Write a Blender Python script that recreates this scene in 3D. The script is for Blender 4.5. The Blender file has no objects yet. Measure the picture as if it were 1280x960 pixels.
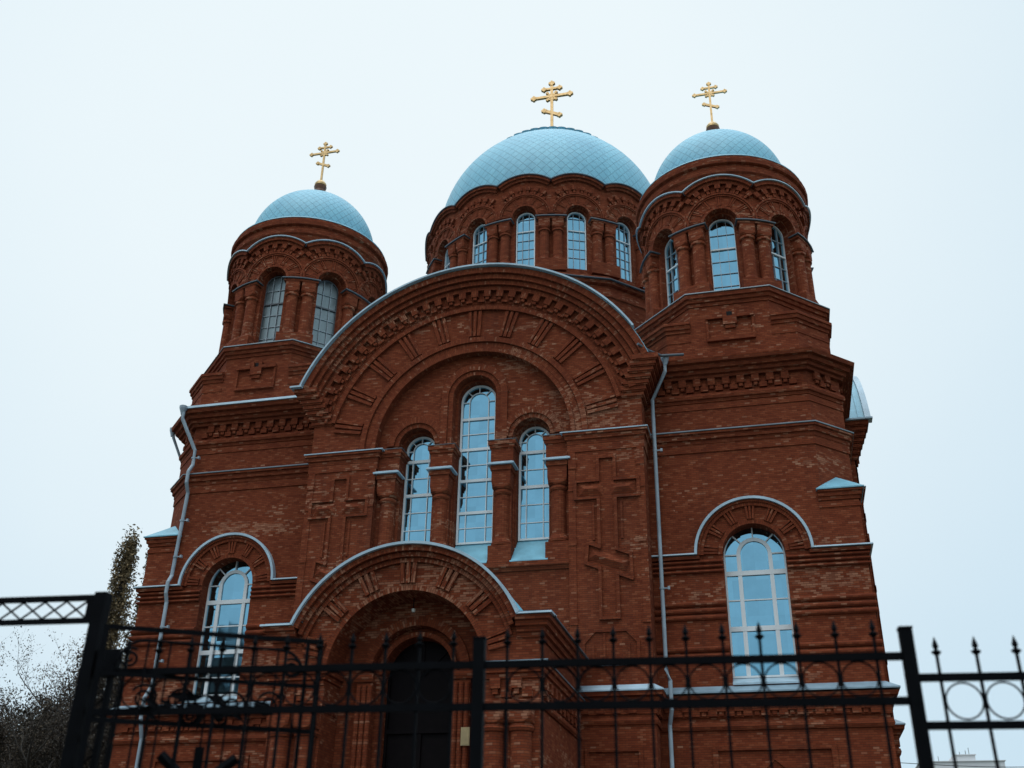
import bpy, math, random
from mathutils import Matrix, Vector

# ------------------------------------------------------------------ camera
scene = bpy.context.scene
R = math.radians
YAW, PITCH, ROLL, FPX = 0.2482819, 0.4806800, 0.0180793, 1309.1118
fw = Vector((-math.sin(YAW) * math.cos(PITCH), math.cos(YAW) * math.cos(PITCH), math.sin(PITCH)))
rt = fw.cross(Vector((0, 0, 1))).normalized()
up = rt.cross(fw)
r2 = rt * math.cos(ROLL) + up * math.sin(ROLL)
u2 = up * math.cos(ROLL) - rt * math.sin(ROLL)
cam_data = bpy.data.cameras.new('camera')
cam = bpy.data.objects.new('camera', cam_data)
scene.collection.objects.link(cam)
m = Matrix.Identity(4)
for i in range(3):
    m[i][0], m[i][1], m[i][2] = r2[i], u2[i], -fw[i]
m[0][3], m[1][3], m[2][3] = 9.5576, -32.0244, 1.65
cam.matrix_world = m
cam_data.sensor_width = 36.0
cam_data.lens = 36.0 * FPX / 1280.0
cam_data.clip_start = 0.05
cam_data.clip_end = 3000
cam_data.dof.use_dof = True
cam_data.dof.focus_distance = 42.0
cam_data.dof.aperture_fstop = 1.5
scene.camera = cam

# ------------------------------------------------------------------ world
SUN_EL, SUN_AZ = R(64), R(195)      # azimuth clockwise from +Y
world = bpy.data.worlds.new('World')
scene.world = world
world.use_nodes = True
wn = world.node_tree
wn.nodes.clear()
wo = wn.nodes.new('ShaderNodeOutputWorld')
bg = wn.nodes.new('ShaderNodeBackground')
sky = wn.nodes.new('ShaderNodeTexSky')
sky.sky_type = 'NISHITA'
sky.sun_disc = False
sky.sun_elevation = SUN_EL
sky.sun_rotation = SUN_AZ
tc = wn.nodes.new('ShaderNodeTexCoord')
nz = wn.nodes.new('ShaderNodeTexNoise')
nz.inputs['Scale'].default_value = 2.2
nz.inputs['Detail'].default_value = 4
wn.links.new(tc.outputs['Generated'], nz.inputs['Vector'])
cl = wn.nodes.new('ShaderNodeMix')
cl.data_type = 'RGBA'
cl.inputs[6].default_value = (6.2, 7.95, 9.1, 1)
cl.inputs[7].default_value = (8.95, 9.9, 10.25, 1)
dt = wn.nodes.new('ShaderNodeVectorMath')
dt.operation = 'DOT_PRODUCT'
wn.links.new(tc.outputs['Generated'], dt.inputs[0])
dt.inputs[1].default_value = (-0.262, 0.690, 0.674)      # the brightest part of the cloud deck
mr = wn.nodes.new('ShaderNodeMapRange')
mr.interpolation_type = 'SMOOTHSTEP'
mr.inputs['From Min'].default_value = 0.68
mr.inputs['From Max'].default_value = 1.02
wn.links.new(dt.outputs['Value'], mr.inputs['Value'])
ad = wn.nodes.new('ShaderNodeMath')
ad.operation = 'MULTIPLY_ADD'
wn.links.new(nz.outputs['Fac'], ad.inputs[0])
ad.inputs[1].default_value = 0.34
wn.links.new(mr.outputs[0], ad.inputs[2])
sb = wn.nodes.new('ShaderNodeMath')
sb.operation = 'SUBTRACT'
sb.use_clamp = True
wn.links.new(ad.outputs[0], sb.inputs[0])
sb.inputs[1].default_value = 0.17
wn.links.new(sb.outputs[0], cl.inputs[0])
mx = wn.nodes.new('ShaderNodeMix')
mx.data_type = 'RGBA'
mx.inputs[0].default_value = 0.93
wn.links.new(sky.outputs[0], mx.inputs[6])
wn.links.new(cl.outputs[2], mx.inputs[7])
# an overcast sky grows brighter towards the zenith
sz = wn.nodes.new('ShaderNodeSeparateXYZ')
wn.links.new(tc.outputs['Generated'], sz.inputs[0])
zr = wn.nodes.new('ShaderNodeMapRange')
zr.interpolation_type = 'SMOOTHSTEP'
zr.inputs['From Min'].default_value = 0.76
zr.inputs['From Max'].default_value = 1.0
zr.inputs['To Min'].default_value = 1.0
zr.inputs['To Max'].default_value = 3.2
wn.links.new(sz.outputs[2], zr.inputs['Value'])
zm = wn.nodes.new('ShaderNodeVectorMath')
zm.operation = 'SCALE'
wn.links.new(mx.outputs[2], zm.inputs[0])
wn.links.new(zr.outputs[0], zm.inputs['Scale'])
wn.links.new(zm.outputs[0], bg.inputs['Color'])
bg.inputs['Strength'].default_value = 0.1
wn.links.new(bg.outputs[0], wo.inputs[0])

sd = bpy.data.lights.new('sun', 'SUN')
sd.energy = 0.8
sd.angle = R(50)
sd.color = (1.0, 0.96, 0.9)
so = bpy.data.objects.new('sun', sd)
scene.collection.objects.link(so)
dirv = Vector((math.sin(SUN_AZ) * math.cos(SUN_EL), math.cos(SUN_AZ) * math.cos(SUN_EL), math.sin(SUN_EL)))
so.rotation_euler = dirv.to_track_quat('Z', 'Y').to_euler()
so.location = (0, -60, 60)

vs = scene.view_settings
vs.view_transform = 'Standard'
vs.look = 'None'
vs.exposure = 0.0
vs.gamma = 1.0
vs.use_curve_mapping = False

# ------------------------------------------------------------------ materials
def mat(name):
    mt = bpy.data.materials.new(name)
    mt.use_nodes = True
    nt = mt.node_tree
    b = nt.nodes['Principled BSDF']
    return mt, nt, b


def mth(nt, op, a, b=None, c=None):
    n = nt.nodes.new('ShaderNodeMath')
    n.operation = op
    for i, v in enumerate((a, b, c)):
        if v is None:
            continue
        if isinstance(v, (int, float)):
            n.inputs[i].default_value = v
        else:
            nt.links.new(v, n.inputs[i])
    return n.outputs[0]


def mixc(nt, f, a, b, typ='MIX'):
    n = nt.nodes.new('ShaderNodeMix')
    n.data_type = 'RGBA'
    n.blend_type = typ
    for k, v in ((0, f), (6, a), (7, b)):
        if isinstance(v, (int, float)):
            n.inputs[k].default_value = v
        elif isinstance(v, tuple):
            n.inputs[k].default_value = (*v, 1)
        else:
            nt.links.new(v, n.inputs[k])
    return n.outputs[2]


def ramp(nt, f, stops):
    n = nt.nodes.new('ShaderNodeValToRGB')
    e = n.color_ramp.elements
    while len(e) < len(stops):
        e.new(0.5)
    for el, (p, c) in zip(e, stops):
        el.position = p
        el.color = (*c, 1) if len(c) == 3 else c
    nt.links.new(f, n.inputs[0])
    return n.outputs[0]


def noise(nt, vec, scale, detail=3, rough=0.5):
    n = nt.nodes.new('ShaderNodeTexNoise')
    n.inputs['Scale'].default_value = scale
    n.inputs['Detail'].default_value = detail
    n.inputs['Roughness'].default_value = rough
    if vec is not None:
        nt.links.new(vec, n.inputs['Vector'])
    return n.outputs['Fac']


def scaled(nt, vec, s):
    n = nt.nodes.new('ShaderNodeVectorMath')
    n.operation = 'MULTIPLY'
    nt.links.new(vec, n.inputs[0])
    n.inputs[1].default_value = s
    return n.outputs[0]


def brick_material(name, pale=1.0, gain=1.0):
    mt, nt, b = mat(name)
    uv = nt.nodes.new('ShaderNodeUVMap')
    sp = nt.nodes.new('ShaderNodeSeparateXYZ')
    nt.links.new(uv.outputs[0], sp.inputs[0])
    geo = nt.nodes.new('ShaderNodeNewGeometry')
    pos = geo.outputs['Position']
    v = mth(nt, 'DIVIDE', sp.outputs[1], 0.067)
    row = mth(nt, 'FLOOR', v)
    fv = mth(nt, 'FRACT', v)
    off = mth(nt, 'FRACT', mth(nt, 'MULTIPLY', row, 0.5))
    u = mth(nt, 'ADD', mth(nt, 'DIVIDE', sp.outputs[0], 0.175), off)
    cell = mth(nt, 'FLOOR', u)
    fu = mth(nt, 'FRACT', u)
    cb = nt.nodes.new('ShaderNodeCombineXYZ')
    nt.links.new(cell, cb.inputs[0])
    nt.links.new(row, cb.inputs[1])
    wn_ = nt.nodes.new('ShaderNodeTexWhiteNoise')
    wn_.noise_dimensions = '2D'
    nt.links.new(cb.outputs[0], wn_.inputs['Vector'])
    rnd = wn_.outputs['Value']
    cb2 = nt.nodes.new('ShaderNodeVectorMath')
    cb2.operation = 'ADD'
    nt.links.new(cb.outputs[0], cb2.inputs[0])
    cb2.inputs[1].default_value = (37.3, 91.7, 0)
    wn2 = nt.nodes.new('ShaderNodeTexWhiteNoise')
    wn2.noise_dimensions = '2D'
    nt.links.new(cb2.outputs[0], wn2.inputs['Vector'])
    rnd2 = wn2.outputs['Value']
    g = gain
    base = ramp(nt, rnd, [(0.0, (.155 * g, .0310 * g, .0130 * g)), (0.3, (.188 * g, .0400 * g, .0165 * g)),
                          (0.8, (.225 * g, .0510 * g, .0210 * g)), (0.97, (.26 * g, .070 * g, .031 * g)),
                          (1.0, (.31 * g, .125 * g, .072 * g))])
    # rain-washed and lime-stained bands
    pn = noise(nt, scaled(nt, pos, (0.13, 0.13, 0.5)), 1.0, 4, 0.6)
    thr = mth(nt, 'MULTIPLY', mth(nt, 'SUBTRACT', pn, 0.53), 7.0 * pale)
    thr = mth(nt, 'MINIMUM', mth(nt, 'MAXIMUM', thr, 0.008 * pale), 0.7)
    pm = mth(nt, 'LESS_THAN', rnd2, thr)
    pm = mth(nt, 'MULTIPLY', pm, mth(nt, 'ADD', 0.2, mth(nt, 'MULTIPLY', rnd, 0.5)))
    col = mixc(nt, pm, base, (.42, .20, .12))
    big = noise(nt, pos, 0.35, 3, 0.55)
    col = mixc(nt, 1.0, col, ramp(nt, big, [(0.25, (.85, .83, .83)), (0.75, (1.12, 1.12, 1.12))]), 'MULTIPLY')
    # mortar
    mm = mth(nt, 'MAXIMUM', mth(nt, 'LESS_THAN', fv, 0.17), mth(nt, 'LESS_THAN', fu, 0.045))
    col = mixc(nt, mth(nt, 'MULTIPLY', mm, 0.85), col, (.075, .030, .019))
    # soot streaks running down
    st = noise(nt, scaled(nt, pos, (1.6, 1.6, 0.12)), 1.0, 4, 0.65)
    col = mixc(nt, ramp(nt, st, [(0.55, (0, 0, 0)), (0.8, (.45, .45, .45))]), col, (.060, .022, .015))
    nt.links.new(col, b.inputs['Base Color'])
    b.inputs['Roughness'].default_value = 0.88
    b.inputs['Specular IOR Level'].default_value = 0.1
    bp = nt.nodes.new('ShaderNodeBump')
    bp.inputs['Strength'].default_value = 0.6
    bp.inputs['Distance'].default_value = 0.012
    hgt = mth(nt, 'ADD', mth(nt, 'SUBTRACT', 1.0, mm), mth(nt, 'MULTIPLY', rnd, 0.5))
    nt.links.new(hgt, bp.inputs['Height'])
    nt.links.new(bp.outputs[0], b.inputs['Normal'])
    return mt


BRICK = brick_material('red_brick')
BRICK_DRUM = brick_material('red_brick_upper', 0.35, 1.05)


def metal_sheet(name, col, rough=0.4, dirt=0.3, scale=1.5, spec=0.5):
    mt, nt, b = mat(name)
    geo = nt.nodes.new('ShaderNodeNewGeometry')
    n1 = noise(nt, geo.outputs['Position'], scale, 5, 0.6)
    dk = tuple(c * (1 - dirt) for c in col)
    lt = tuple(min(1, c * (1 + dirt * 0.5)) for c in col)
    c = ramp(nt, n1, [(0.3, dk), (0.7, lt)])
    nt.links.new(c, b.inputs['Base Color'])
    b.inputs['Roughness'].default_value = rough
    b.inputs['Specular IOR Level'].default_value = spec
    return mt


FLASH = metal_sheet('pale_blue_sheet_metal', (.42, .54, .62), 0.38, 0.25)
ROOF = metal_sheet('blue_roof_sheet', (.21, .46, .57), 0.4, 0.25)
LEDGE = metal_sheet('weathered_ledge_metal', (.09, .11, .13), 0.5, 0.3)
GREYMETAL = metal_sheet('greyed_sheet_metal', (.20, .24, .27), 0.45, 0.35)
DULLSHEET = metal_sheet('dull_blue_sheet_metal', (.24, .33, .39), 0.45, 0.3)
PIPE = metal_sheet('galvanised_pipe', (.34, .40, .45), 0.35, 0.3)
IRON = metal_sheet('black_painted_iron', (.0025, .0027, .004), 0.65, 0.4, 8, 0.06)
FRAME = metal_sheet('white_window_frame', (.80, .80, .80), 0.4, 0.08)
DARKFRAME = metal_sheet('dark_glazing_bar', (.10, .10, .11), 0.5, 0.2)
GREYFRAME = metal_sheet('grey_window_frame', (.42, .46, .50), 0.5, 0.2)
DOORWOOD = metal_sheet('dark_door_wood', (.006, .0035, .004), 0.6, 0.3, 5, 0.08)
BRASS = metal_sheet('brass_plate', (.42, .30, .14), 0.45, 0.2, 6)
LAMPWHITE = metal_sheet('lamp_enamel', (.6, .58, .52), 0.4, 0.1)
VOID = metal_sheet('hole_shade', (.006, .005, .005), 0.9, 0.2)
STUCCO = metal_sheet('hazed_concrete', (.72, .70, .70), 0.9, 0.08, 0.3)  # concrete lightened so that distance haze is put into its colour
STUCCO_DARK = metal_sheet('grey_render', (.14, .13, .13), 0.9, 0.15, 0.4)
WINDARK = metal_sheet('hazed_window_glass', (.42, .45, .48), 0.3, 0.2)  # glass lightened for haze on the far block; house windows share it
BARK = metal_sheet('bark', (.050, .040, .033), 0.9, 0.4, 3)


def glass_mat(name, col, rough, bump):
    mt, nt, b = mat(name)
    b.inputs['Base Color'].default_value = (*col, 1)
    b.inputs['Metallic'].default_value = 1.0
    b.inputs['Roughness'].default_value = rough
    geo = nt.nodes.new('ShaderNodeNewGeometry')
    uv = nt.nodes.new('ShaderNodeUVMap')
    # every pane sits at a slightly different tilt
    cell = nt.nodes.new('ShaderNodeVectorMath')
    cell.operation = 'FLOOR'
    nt.links.new(scaled(nt, uv.outputs[0], (2.6, 1.7, 1.0)), cell.inputs[0])
    tilt = nt.nodes.new('ShaderNodeTexWhiteNoise')
    tilt.noise_dimensions = '3D'
    nt.links.new(cell.outputs[0], tilt.inputs['Vector'])
    cen = nt.nodes.new('ShaderNodeVectorMath')
    cen.operation = 'SUBTRACT'
    nt.links.new(tilt.outputs['Color'], cen.inputs[0])
    cen.inputs[1].default_value = (.5, .5, .5)
    n1 = noise(nt, geo.outputs['Position'], 0.9, 2, 0.5)
    bp = nt.nodes.new('ShaderNodeBump')
    bp.inputs['Strength'].default_value = bump
    bp.inputs['Distance'].default_value = 0.05
    nt.links.new(n1, bp.inputs['Height'])
    add = nt.nodes.new('ShaderNodeVectorMath')
    nt.links.new(bp.outputs[0], add.inputs[0])
    nt.links.new(scaled(nt, cen.outputs[0], (.05, .05, .05)), add.inputs[1])
    nrm = nt.nodes.new('ShaderNodeVectorMath')
    nrm.operation = 'NORMALIZE'
    nt.links.new(add.outputs[0], nrm.inputs[0])
    nt.links.new(nrm.outputs[0], b.inputs['Normal'])
    # film of dust, thicker in places, and a slightly different tint per pane
    n2 = noise(nt, geo.outputs['Position'], 2.5, 5, 0.65)
    tint = mth(nt, 'ADD', mth(nt, 'MULTIPLY', tilt.outputs['Value'], .14), mth(nt, 'MULTIPLY', n2, .30))
    nt.links.new(ramp(nt, tint, [(.05, tuple(c_ * .86 for c_ in col)), (.40, tuple(c_ * 1.16 for c_ in col))]), b.inputs['Base Color'])
    nt.links.new(mth(nt, 'MULTIPLY', n2, rough * 2.2), b.inputs['Roughness'])
    return mt


GLASS = glass_mat('blue_mirror_glass', (.21, .41, .52), 0.04, 0.02)
GLASS_DULL = glass_mat('dull_grey_glass', (.19, .22, .225), 0.35, 0.1)


def gold_mat():
    mt, nt, b = mat('gold_leaf')
    geo = nt.nodes.new('ShaderNodeNewGeometry')
    n1 = noise(nt, geo.outputs['Position'], 6, 3)
    nt.links.new(ramp(nt, n1, [(0.3, (.46, .29, .12)), (0.7, (.66, .45, .23))]), b.inputs['Base Color'])
    b.inputs['Metallic'].default_value = 0.85
    b.inputs['Roughness'].default_value = 0.3
    return mt


GOLD = gold_mat()
COPPER = metal_sheet('brown_gilt_neck', (.16, .055, .02), 0.3, 0.3, 5)


def dome_mat(name):
    mt, nt, b = mat(name)
    uv = nt.nodes.new('ShaderNodeUVMap')
    sp = nt.nodes.new('ShaderNodeSeparateXYZ')
    nt.links.new(uv.outputs[0], sp.inputs[0])
    geo = nt.nodes.new('ShaderNodeNewGeometry')
    a = mth(nt, 'ADD', sp.outputs[0], sp.outputs[1])
    c = mth(nt, 'SUBTRACT', sp.outputs[0], sp.outputs[1])
    fa, fc = mth(nt, 'FRACT', a), mth(nt, 'FRACT', c)
    cb = nt.nodes.new('ShaderNodeCombineXYZ')
    nt.links.new(mth(nt, 'FLOOR', a), cb.inputs[0])
    nt.links.new(mth(nt, 'FLOOR', c), cb.inputs[1])
    w = nt.nodes.new('ShaderNodeTexWhiteNoise')
    w.noise_dimensions = '2D'
    nt.links.new(cb.outputs[0], w.inputs['Vector'])
    base = ramp(nt, w.outputs['Value'], [(0, (.205, .495, .62)), (1, (.225, .53, .655))])
    n1 = noise(nt, geo.outputs['Position'], 0.5, 4, 0.6)
    base = mixc(nt, 1.0, base, ramp(nt, n1, [(0.3, (.9, .9, .92)), (0.7, (1.08, 1.06, 1.05))]), 'MULTIPLY')
    n3 = noise(nt, scaled(nt, uv.outputs[0], (1.3, .16, 1.0)), 1.0, 4, 0.6)
    base = mixc(nt, 1.0, base, ramp(nt, n3, [(0.35, (.92, .93, .94)), (0.65, (1.05, 1.04, 1.03))]), 'MULTIPLY')
    la = mth(nt, 'MAXIMUM', mth(nt, 'LESS_THAN', fa, 0.09), mth(nt, 'LESS_THAN', fc, 0.09))
    col = mixc(nt, mth(nt, 'MULTIPLY', la, 0.5), base, (.08, .21, .28))
    nt.links.new(col, b.inputs['Base Color'])
    b.inputs['Roughness'].default_value = 0.45
    hg = mth(nt, 'ADD', mth(nt, 'MULTIPLY', fa, 0.5), mth(nt, 'MULTIPLY', mth(nt, 'SUBTRACT', 1.0, la), 0.6))
    bp = nt.nodes.new('ShaderNodeBump')
    bp.inputs['Strength'].default_value = 0.8
    bp.inputs['Distance'].default_value = 0.035
    nt.links.new(hg, bp.inputs['Height'])
    nt.links.new(bp.outputs[0], b.inputs['Normal'])
    return mt


DOME = dome_mat('blue_diamond_shingles')


def leaf_mat(name, stops):
    mt, nt, b = mat(name)
    geo = nt.nodes.new('ShaderNodeNewGeometry')
    nt.links.new(ramp(nt, geo.outputs['Random Per Island'], stops), b.inputs['Base Color'])
    b.inputs['Roughness'].default_value = 0.7
    b.inputs['Specular IOR Level'].default_value = 0.2
    return mt


LEAF_POPLAR = leaf_mat('poplar_leaves', [(0, (.075, .055, .030)), (.5, (.16, .112, .058)), (1, (.28, .19, .095))])
LEAF_BROWN = leaf_mat('faded_brown_leaves', [(0, (.035, .026, .020)), (.6, (.085, .062, .045)), (1, (.15, .11, .075))])
LEAF_DARK = leaf_mat('dark_hedge_leaves', [(0, (.025, .020, .017)), (.6, (.055, .043, .034)), (1, (.095, .078, .058))])


def ground_mat():
    mt, nt, b = mat('worn_grass_and_soil')
    geo = nt.nodes.new('ShaderNodeNewGeometry')
    n1 = noise(nt, geo.outputs['Position'], 0.15, 6, 0.6)
    n2 = noise(nt, geo.outputs['Position'], 4, 4, 0.6)
    c = mixc(nt, n1, (.05, .055, .03), (.085, .07, .05))
    c = mixc(nt, n2, c, (.04, .05, .02))
    nt.links.new(c, b.inputs['Base Color'])
    b.inputs['Roughness'].default_value = 0.95
    return mt


GROUND = ground_mat()
PAVE = metal_sheet('grey_paving', (.06, .058, .056), 0.9, 0.25, 1.2)

# ------------------------------------------------------------------ mesh helper
PI = math.pi


class MB:
    def __init__(s, wrap=None, mirror=False):
        s.v, s.f, s.uv, s.sm = [], [], [], []
        s.cuts = []
        s.wrap, s.mirror = wrap, mirror

    def face(s, pts, uv=None, smooth=False):
        if uv is None:
            nx = ny = nz_ = 0.0
            n = len(pts)
            for i in range(n):
                a, b = pts[i], pts[(i + 1) % n]
                nx += (a[1] - b[1]) * (a[2] + b[2])
                ny += (a[2] - b[2]) * (a[0] + b[0])
                nz_ += (a[0] - b[0]) * (a[1] + b[1])
            l = math.sqrt(nx * nx + ny * ny + nz_ * nz_) or 1
            if abs(nz_ / l) > 0.85:
                uv = [(p[0], p[1]) for p in pts]
            else:
                h = math.hypot(nx, ny) or 1
                tx, ty = -ny / h, nx / h
                if abs(tx) > abs(ty):
                    if tx < 0:
                        tx, ty = -tx, -ty
                elif ty < 0:
                    tx, ty = -tx, -ty
                uv = [(p[0] * tx + p[1] * ty, p[2]) for p in pts]
        out = []
        for p in pts:
            x, y, z = p
            if s.wrap:
                cx, cy, rr = s.wrap
                t = x / rr
                q = rr - y
                x, y = cx + q * math.sin(t), cy - q * math.cos(t)
            if s.mirror:
                x = -x
            out.append((x, y, z))
        if s.mirror:
            out.reverse()
            uv = list(reversed(uv))
        b = len(s.v)
        s.v += out
        s.f.append(tuple(range(b, b + len(out))))
        s.uv += uv
        s.sm.append(smooth)

    def box(s, x0, x1, y0, y1, z0, z1, nx=1, bottom=True):
        xs = [x0 + (x1 - x0) * i / nx for i in range(nx + 1)]
        for a, b in zip(xs, xs[1:]):
            s.face([(a, y0, z0), (b, y0, z0), (b, y0, z1), (a, y0, z1)])
            s.face([(b, y1, z0), (a, y1, z0), (a, y1, z1), (b, y1, z1)])
            s.face([(a, y0, z1), (b, y0, z1), (b, y1, z1), (a, y1, z1)])
            if bottom:
                s.face([(a, y1, z0), (b, y1, z0), (b, y0, z0), (a, y0, z0)])
        s.face([(x0, y1, z0), (x0, y0, z0), (x0, y0, z1), (x0, y1, z1)])
        s.face([(x1, y0, z0), (x1, y1, z0), (x1, y1, z1), (x1, y0, z1)])

    def prism(s, poly, z0, z1, top=True, bottom=True):
        n = len(poly)
        for i in range(n):
            a, b = poly[i], poly[(i + 1) % n]
            s.face([(a[0], a[1], z0), (b[0], b[1], z0), (b[0], b[1], z1), (a[0], a[1], z1)])
        if top:
            s.face([(p[0], p[1], z1) for p in poly])
        if bottom:
            s.face([(p[0], p[1], z0) for p in reversed(poly)])

    def arch(s, cx, cz, r0, r1, y0, y1, a0=0.0, a1=PI, n=24, caps=True, smooth=False):
        """ring sector in the xz plane, front at y0, back at y1 (a from +x, counter-clockwise)"""
        def P(r, a, y):
            return (cx + r * math.cos(a), y, cz + r * math.sin(a))
        rm = (r0 + r1) / 2
        an = [a0 + (a1 - a0) * i / n for i in range(n + 1)]
        for a, b in zip(an, an[1:]):
            s.face([P(r0, a, y0), P(r0, b, y0), P(r1, b, y0), P(r1, a, y0)],
                   [(r0, a * rm), (r0, b * rm), (r1, b * rm), (r1, a * rm)])
            s.face([P(r1, a, y0), P(r1, b, y0), P(r1, b, y1), P(r1, a, y1)],
                   [(y0, a * r1), (y0, b * r1), (y1, b * r1), (y1, a * r1)], smooth)
            s.face([P(r0, b, y0), P(r0, a, y0), P(r0, a, y1), P(r0, b, y1)],
                   [(y0, b * r0), (y0, a * r0), (y1, a * r0), (y1, b * r0)], smooth)
        if caps:
            for a in (a0, a1):
                s.face([P(r0, a, y0), P(r1, a, y0), P(r1, a, y1), P(r0, a, y1)])

    def radial_box(s, cx, cz, r0, r1, a, w, y0, y1):
        ca, sa = math.cos(a), math.sin(a)

        def P(r, t, y):
            return (cx + r * ca - t * sa, y, cz + r * sa + t * ca)
        c = [(r0, -w / 2), (r1, -w / 2), (r1, w / 2), (r0, w / 2)]
        s.face([P(r, t, y0) for r, t in c], [(r, t + a * r0) for r, t in c])
        for i in range(4):
            p, q = c[i], c[(i + 1) % 4]
            s.face([P(*p, y0), P(*q, y0), P(*q, y1), P(*p, y1)])

    def strip(s, pts, w, y0, y1, closed=False):
        """flat raised bars following a polyline in the xz plane"""
        segs = list(zip(pts, pts[1:]))
        if closed:
            segs.append((pts[-1], pts[0]))
        for k, (a, b) in enumerate(segs):
            dx, dz = b[0] - a[0], b[1] - a[1]
            l = math.hypot(dx, dz)
            dx, dz = dx / l, dz / l
            e = w / 2 * 0.98
            a2 = (a[0] - dx * e, a[1] - dz * e)
            b2 = (b[0] + dx * e, b[1] + dz * e)
            nx, nz_ = -dz * w / 2, dx * w / 2
            yy = y0 - 0.003 * (k % 3)
            c = [(a2[0] - nx, a2[1] - nz_), (b2[0] - nx, b2[1] - nz_), (b2[0] + nx, b2[1] + nz_), (a2[0] + nx, a2[1] + nz_)]
            s.face([(p[0], yy, p[1]) for p in c])
            for i in range(4):
                p, q = c[i], c[(i + 1) % 4]
                s.face([(p[0], yy, p[1]), (q[0], yy, q[1]), (q[0], y1, q[1]), (p[0], y1, p[1])])

    def sweep(s, path, prof, closed=False):
        """profile (out, z) swept along a plan path; outward is to the right of travel"""
        n = len(path)
        offs = []
        for i in range(n):
            def nrm(a, b):
                dx, dy = b[0] - a[0], b[1] - a[1]
                l = math.hypot(dx, dy)
                return (dy / l, -dx / l)
            if closed or 0 < i < n - 1:
                n0 = nrm(path[i - 1], path[i])
                n1 = nrm(path[i], path[(i + 1) % n])
                d = 1 + n0[0] * n1[0] + n0[1] * n1[1]
                offs.append(((n0[0] + n1[0]) / d, (n0[1] + n1[1]) / d))
            elif i == 0:
                offs.append(nrm(path[0], path[1]))
            else:
                offs.append(nrm(path[-2], path[-1]))

        def P(i, k):
            o, z = prof[k]
            return (path[i][0] + offs[i][0] * o, path[i][1] + offs[i][1] * o, z)
        ln = [0]
        for i in range(n if closed else n - 1):
            a, b = path[i], path[(i + 1) % n]
            ln.append(ln[-1] + math.hypot(b[0] - a[0], b[1] - a[1]))
        pk = [0]
        for k in range(len(prof) - 1):
            pk.append(pk[-1] + math.hypot(prof[k + 1][0] - prof[k][0], prof[k + 1][1] - prof[k][1]))
        for i in range(n if closed else n - 1):
            j = (i + 1) % n
            for k in range(len(prof) - 1):
                s.face([P(i, k), P(j, k), P(j, k + 1), P(i, k + 1)],
                       [(ln[i], pk[k]), (ln[i + 1], pk[k]), (ln[i + 1], pk[k + 1]), (ln[i], pk[k + 1])])
        if not closed:
            s.face([P(0, k) for k in range(len(prof))])
            s.face([P(n - 1, k) for k in reversed(range(len(prof)))])

    def dents(s, path, w, pitch, o0, o1, z0, z1, phase=0.0, closed=False, margin=0.1):
        n = len(path)
        for i in range(n if closed else n - 1):
            a, b = path[i], path[(i + 1) % n]
            dx, dy = b[0] - a[0], b[1] - a[1]
            l = math.hypot(dx, dy)
            dx, dy = dx / l, dy / l
            ox, oy = dy, -dx
            cnt = max(1, int((l - 2 * margin) / pitch))
            st = (l - cnt * pitch) / 2 + phase * pitch
            for k in range(cnt):
                u0 = st + k * pitch
                u1 = u0 + w
                if u1 > l:
                    continue
                q = [(a[0] + dx * u0, a[1] + dy * u0), (a[0] + dx * u1, a[1] + dy * u1)]
                c = [(q[0][0] + ox * o1, q[0][1] + oy * o1), (q[1][0] + ox * o1, q[1][1] + oy * o1),
                     (q[1][0] + ox * o0, q[1][1] + oy * o0), (q[0][0] + ox * o0, q[0][1] + oy * o0)]
                s.prism(c, z0, z1)

    def lathe(s, cx, cy, prof, n=12, clamp=None, a0=0.0, smooth=True):
        def P(r, i):
            a = a0 + 2 * PI * i / n
            x, y = r * math.cos(a), r * math.sin(a)
            if clamp:
                x = max(-clamp, min(clamp, x))
                y = max(-clamp, min(clamp, y))
            return (cx + x, cy + y)
        for k in range(len(prof) - 1):
            (ra, za), (rb, zb) = prof[k], prof[k + 1]
            rm = max(ra, rb)
            flat = abs(za - zb) < 1e-6
            for i in range(n):
                p, q = P(ra, i), P(ra, i + 1)
                t, u = P(rb, i), P(rb, i + 1)
                a = 2 * PI * i / n * rm
                b = 2 * PI * (i + 1) / n * rm
                s.face([(p[0], p[1], za), (q[0], q[1], za), (u[0], u[1], zb), (t[0], t[1], zb)],
                       [(a, za - ra * flat), (b, za - ra * flat), (b, zb - rb * flat), (a, zb - rb * flat)], smooth and not clamp)

    def wall(s, us, zlo, zhi, holes, y):
        br = set(round(x, 5) for x in us)
        lo, hi = min(us), max(us)
        for (uc, hw, zb, zs) in holes:
            for k in range(17):
                x = uc + hw * math.cos(PI * k / 16)
                if lo < x < hi:
                    br.add(round(x, 5))
        br = sorted(br)

        def top(h, u):
            d = h[1] ** 2 - (u - h[0]) ** 2
            return h[3] + math.sqrt(max(0, d))
        for a, b in zip(br, br[1:]):
            if b - a < 1e-4:
                continue
            mid = (a + b) / 2
            ca, cb = zlo(a), zlo(b)
            for h in sorted([h for h in holes if abs(mid - h[0]) < h[1]], key=lambda q: q[2]):
                if h[2] > min(ca, cb) + 1e-4:
                    s.face([(a, y, ca), (b, y, cb), (b, y, h[2]), (a, y, h[2])])
                ca, cb = top(h, a), top(h, b)
            za, zb_ = zhi(a), zhi(b)
            if za > ca + 1e-4 or zb_ > cb + 1e-4:
                s.face([(a, y, ca), (b, y, cb), (b, y, max(zb_, cb)), (a, y, max(za, ca))])

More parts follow.
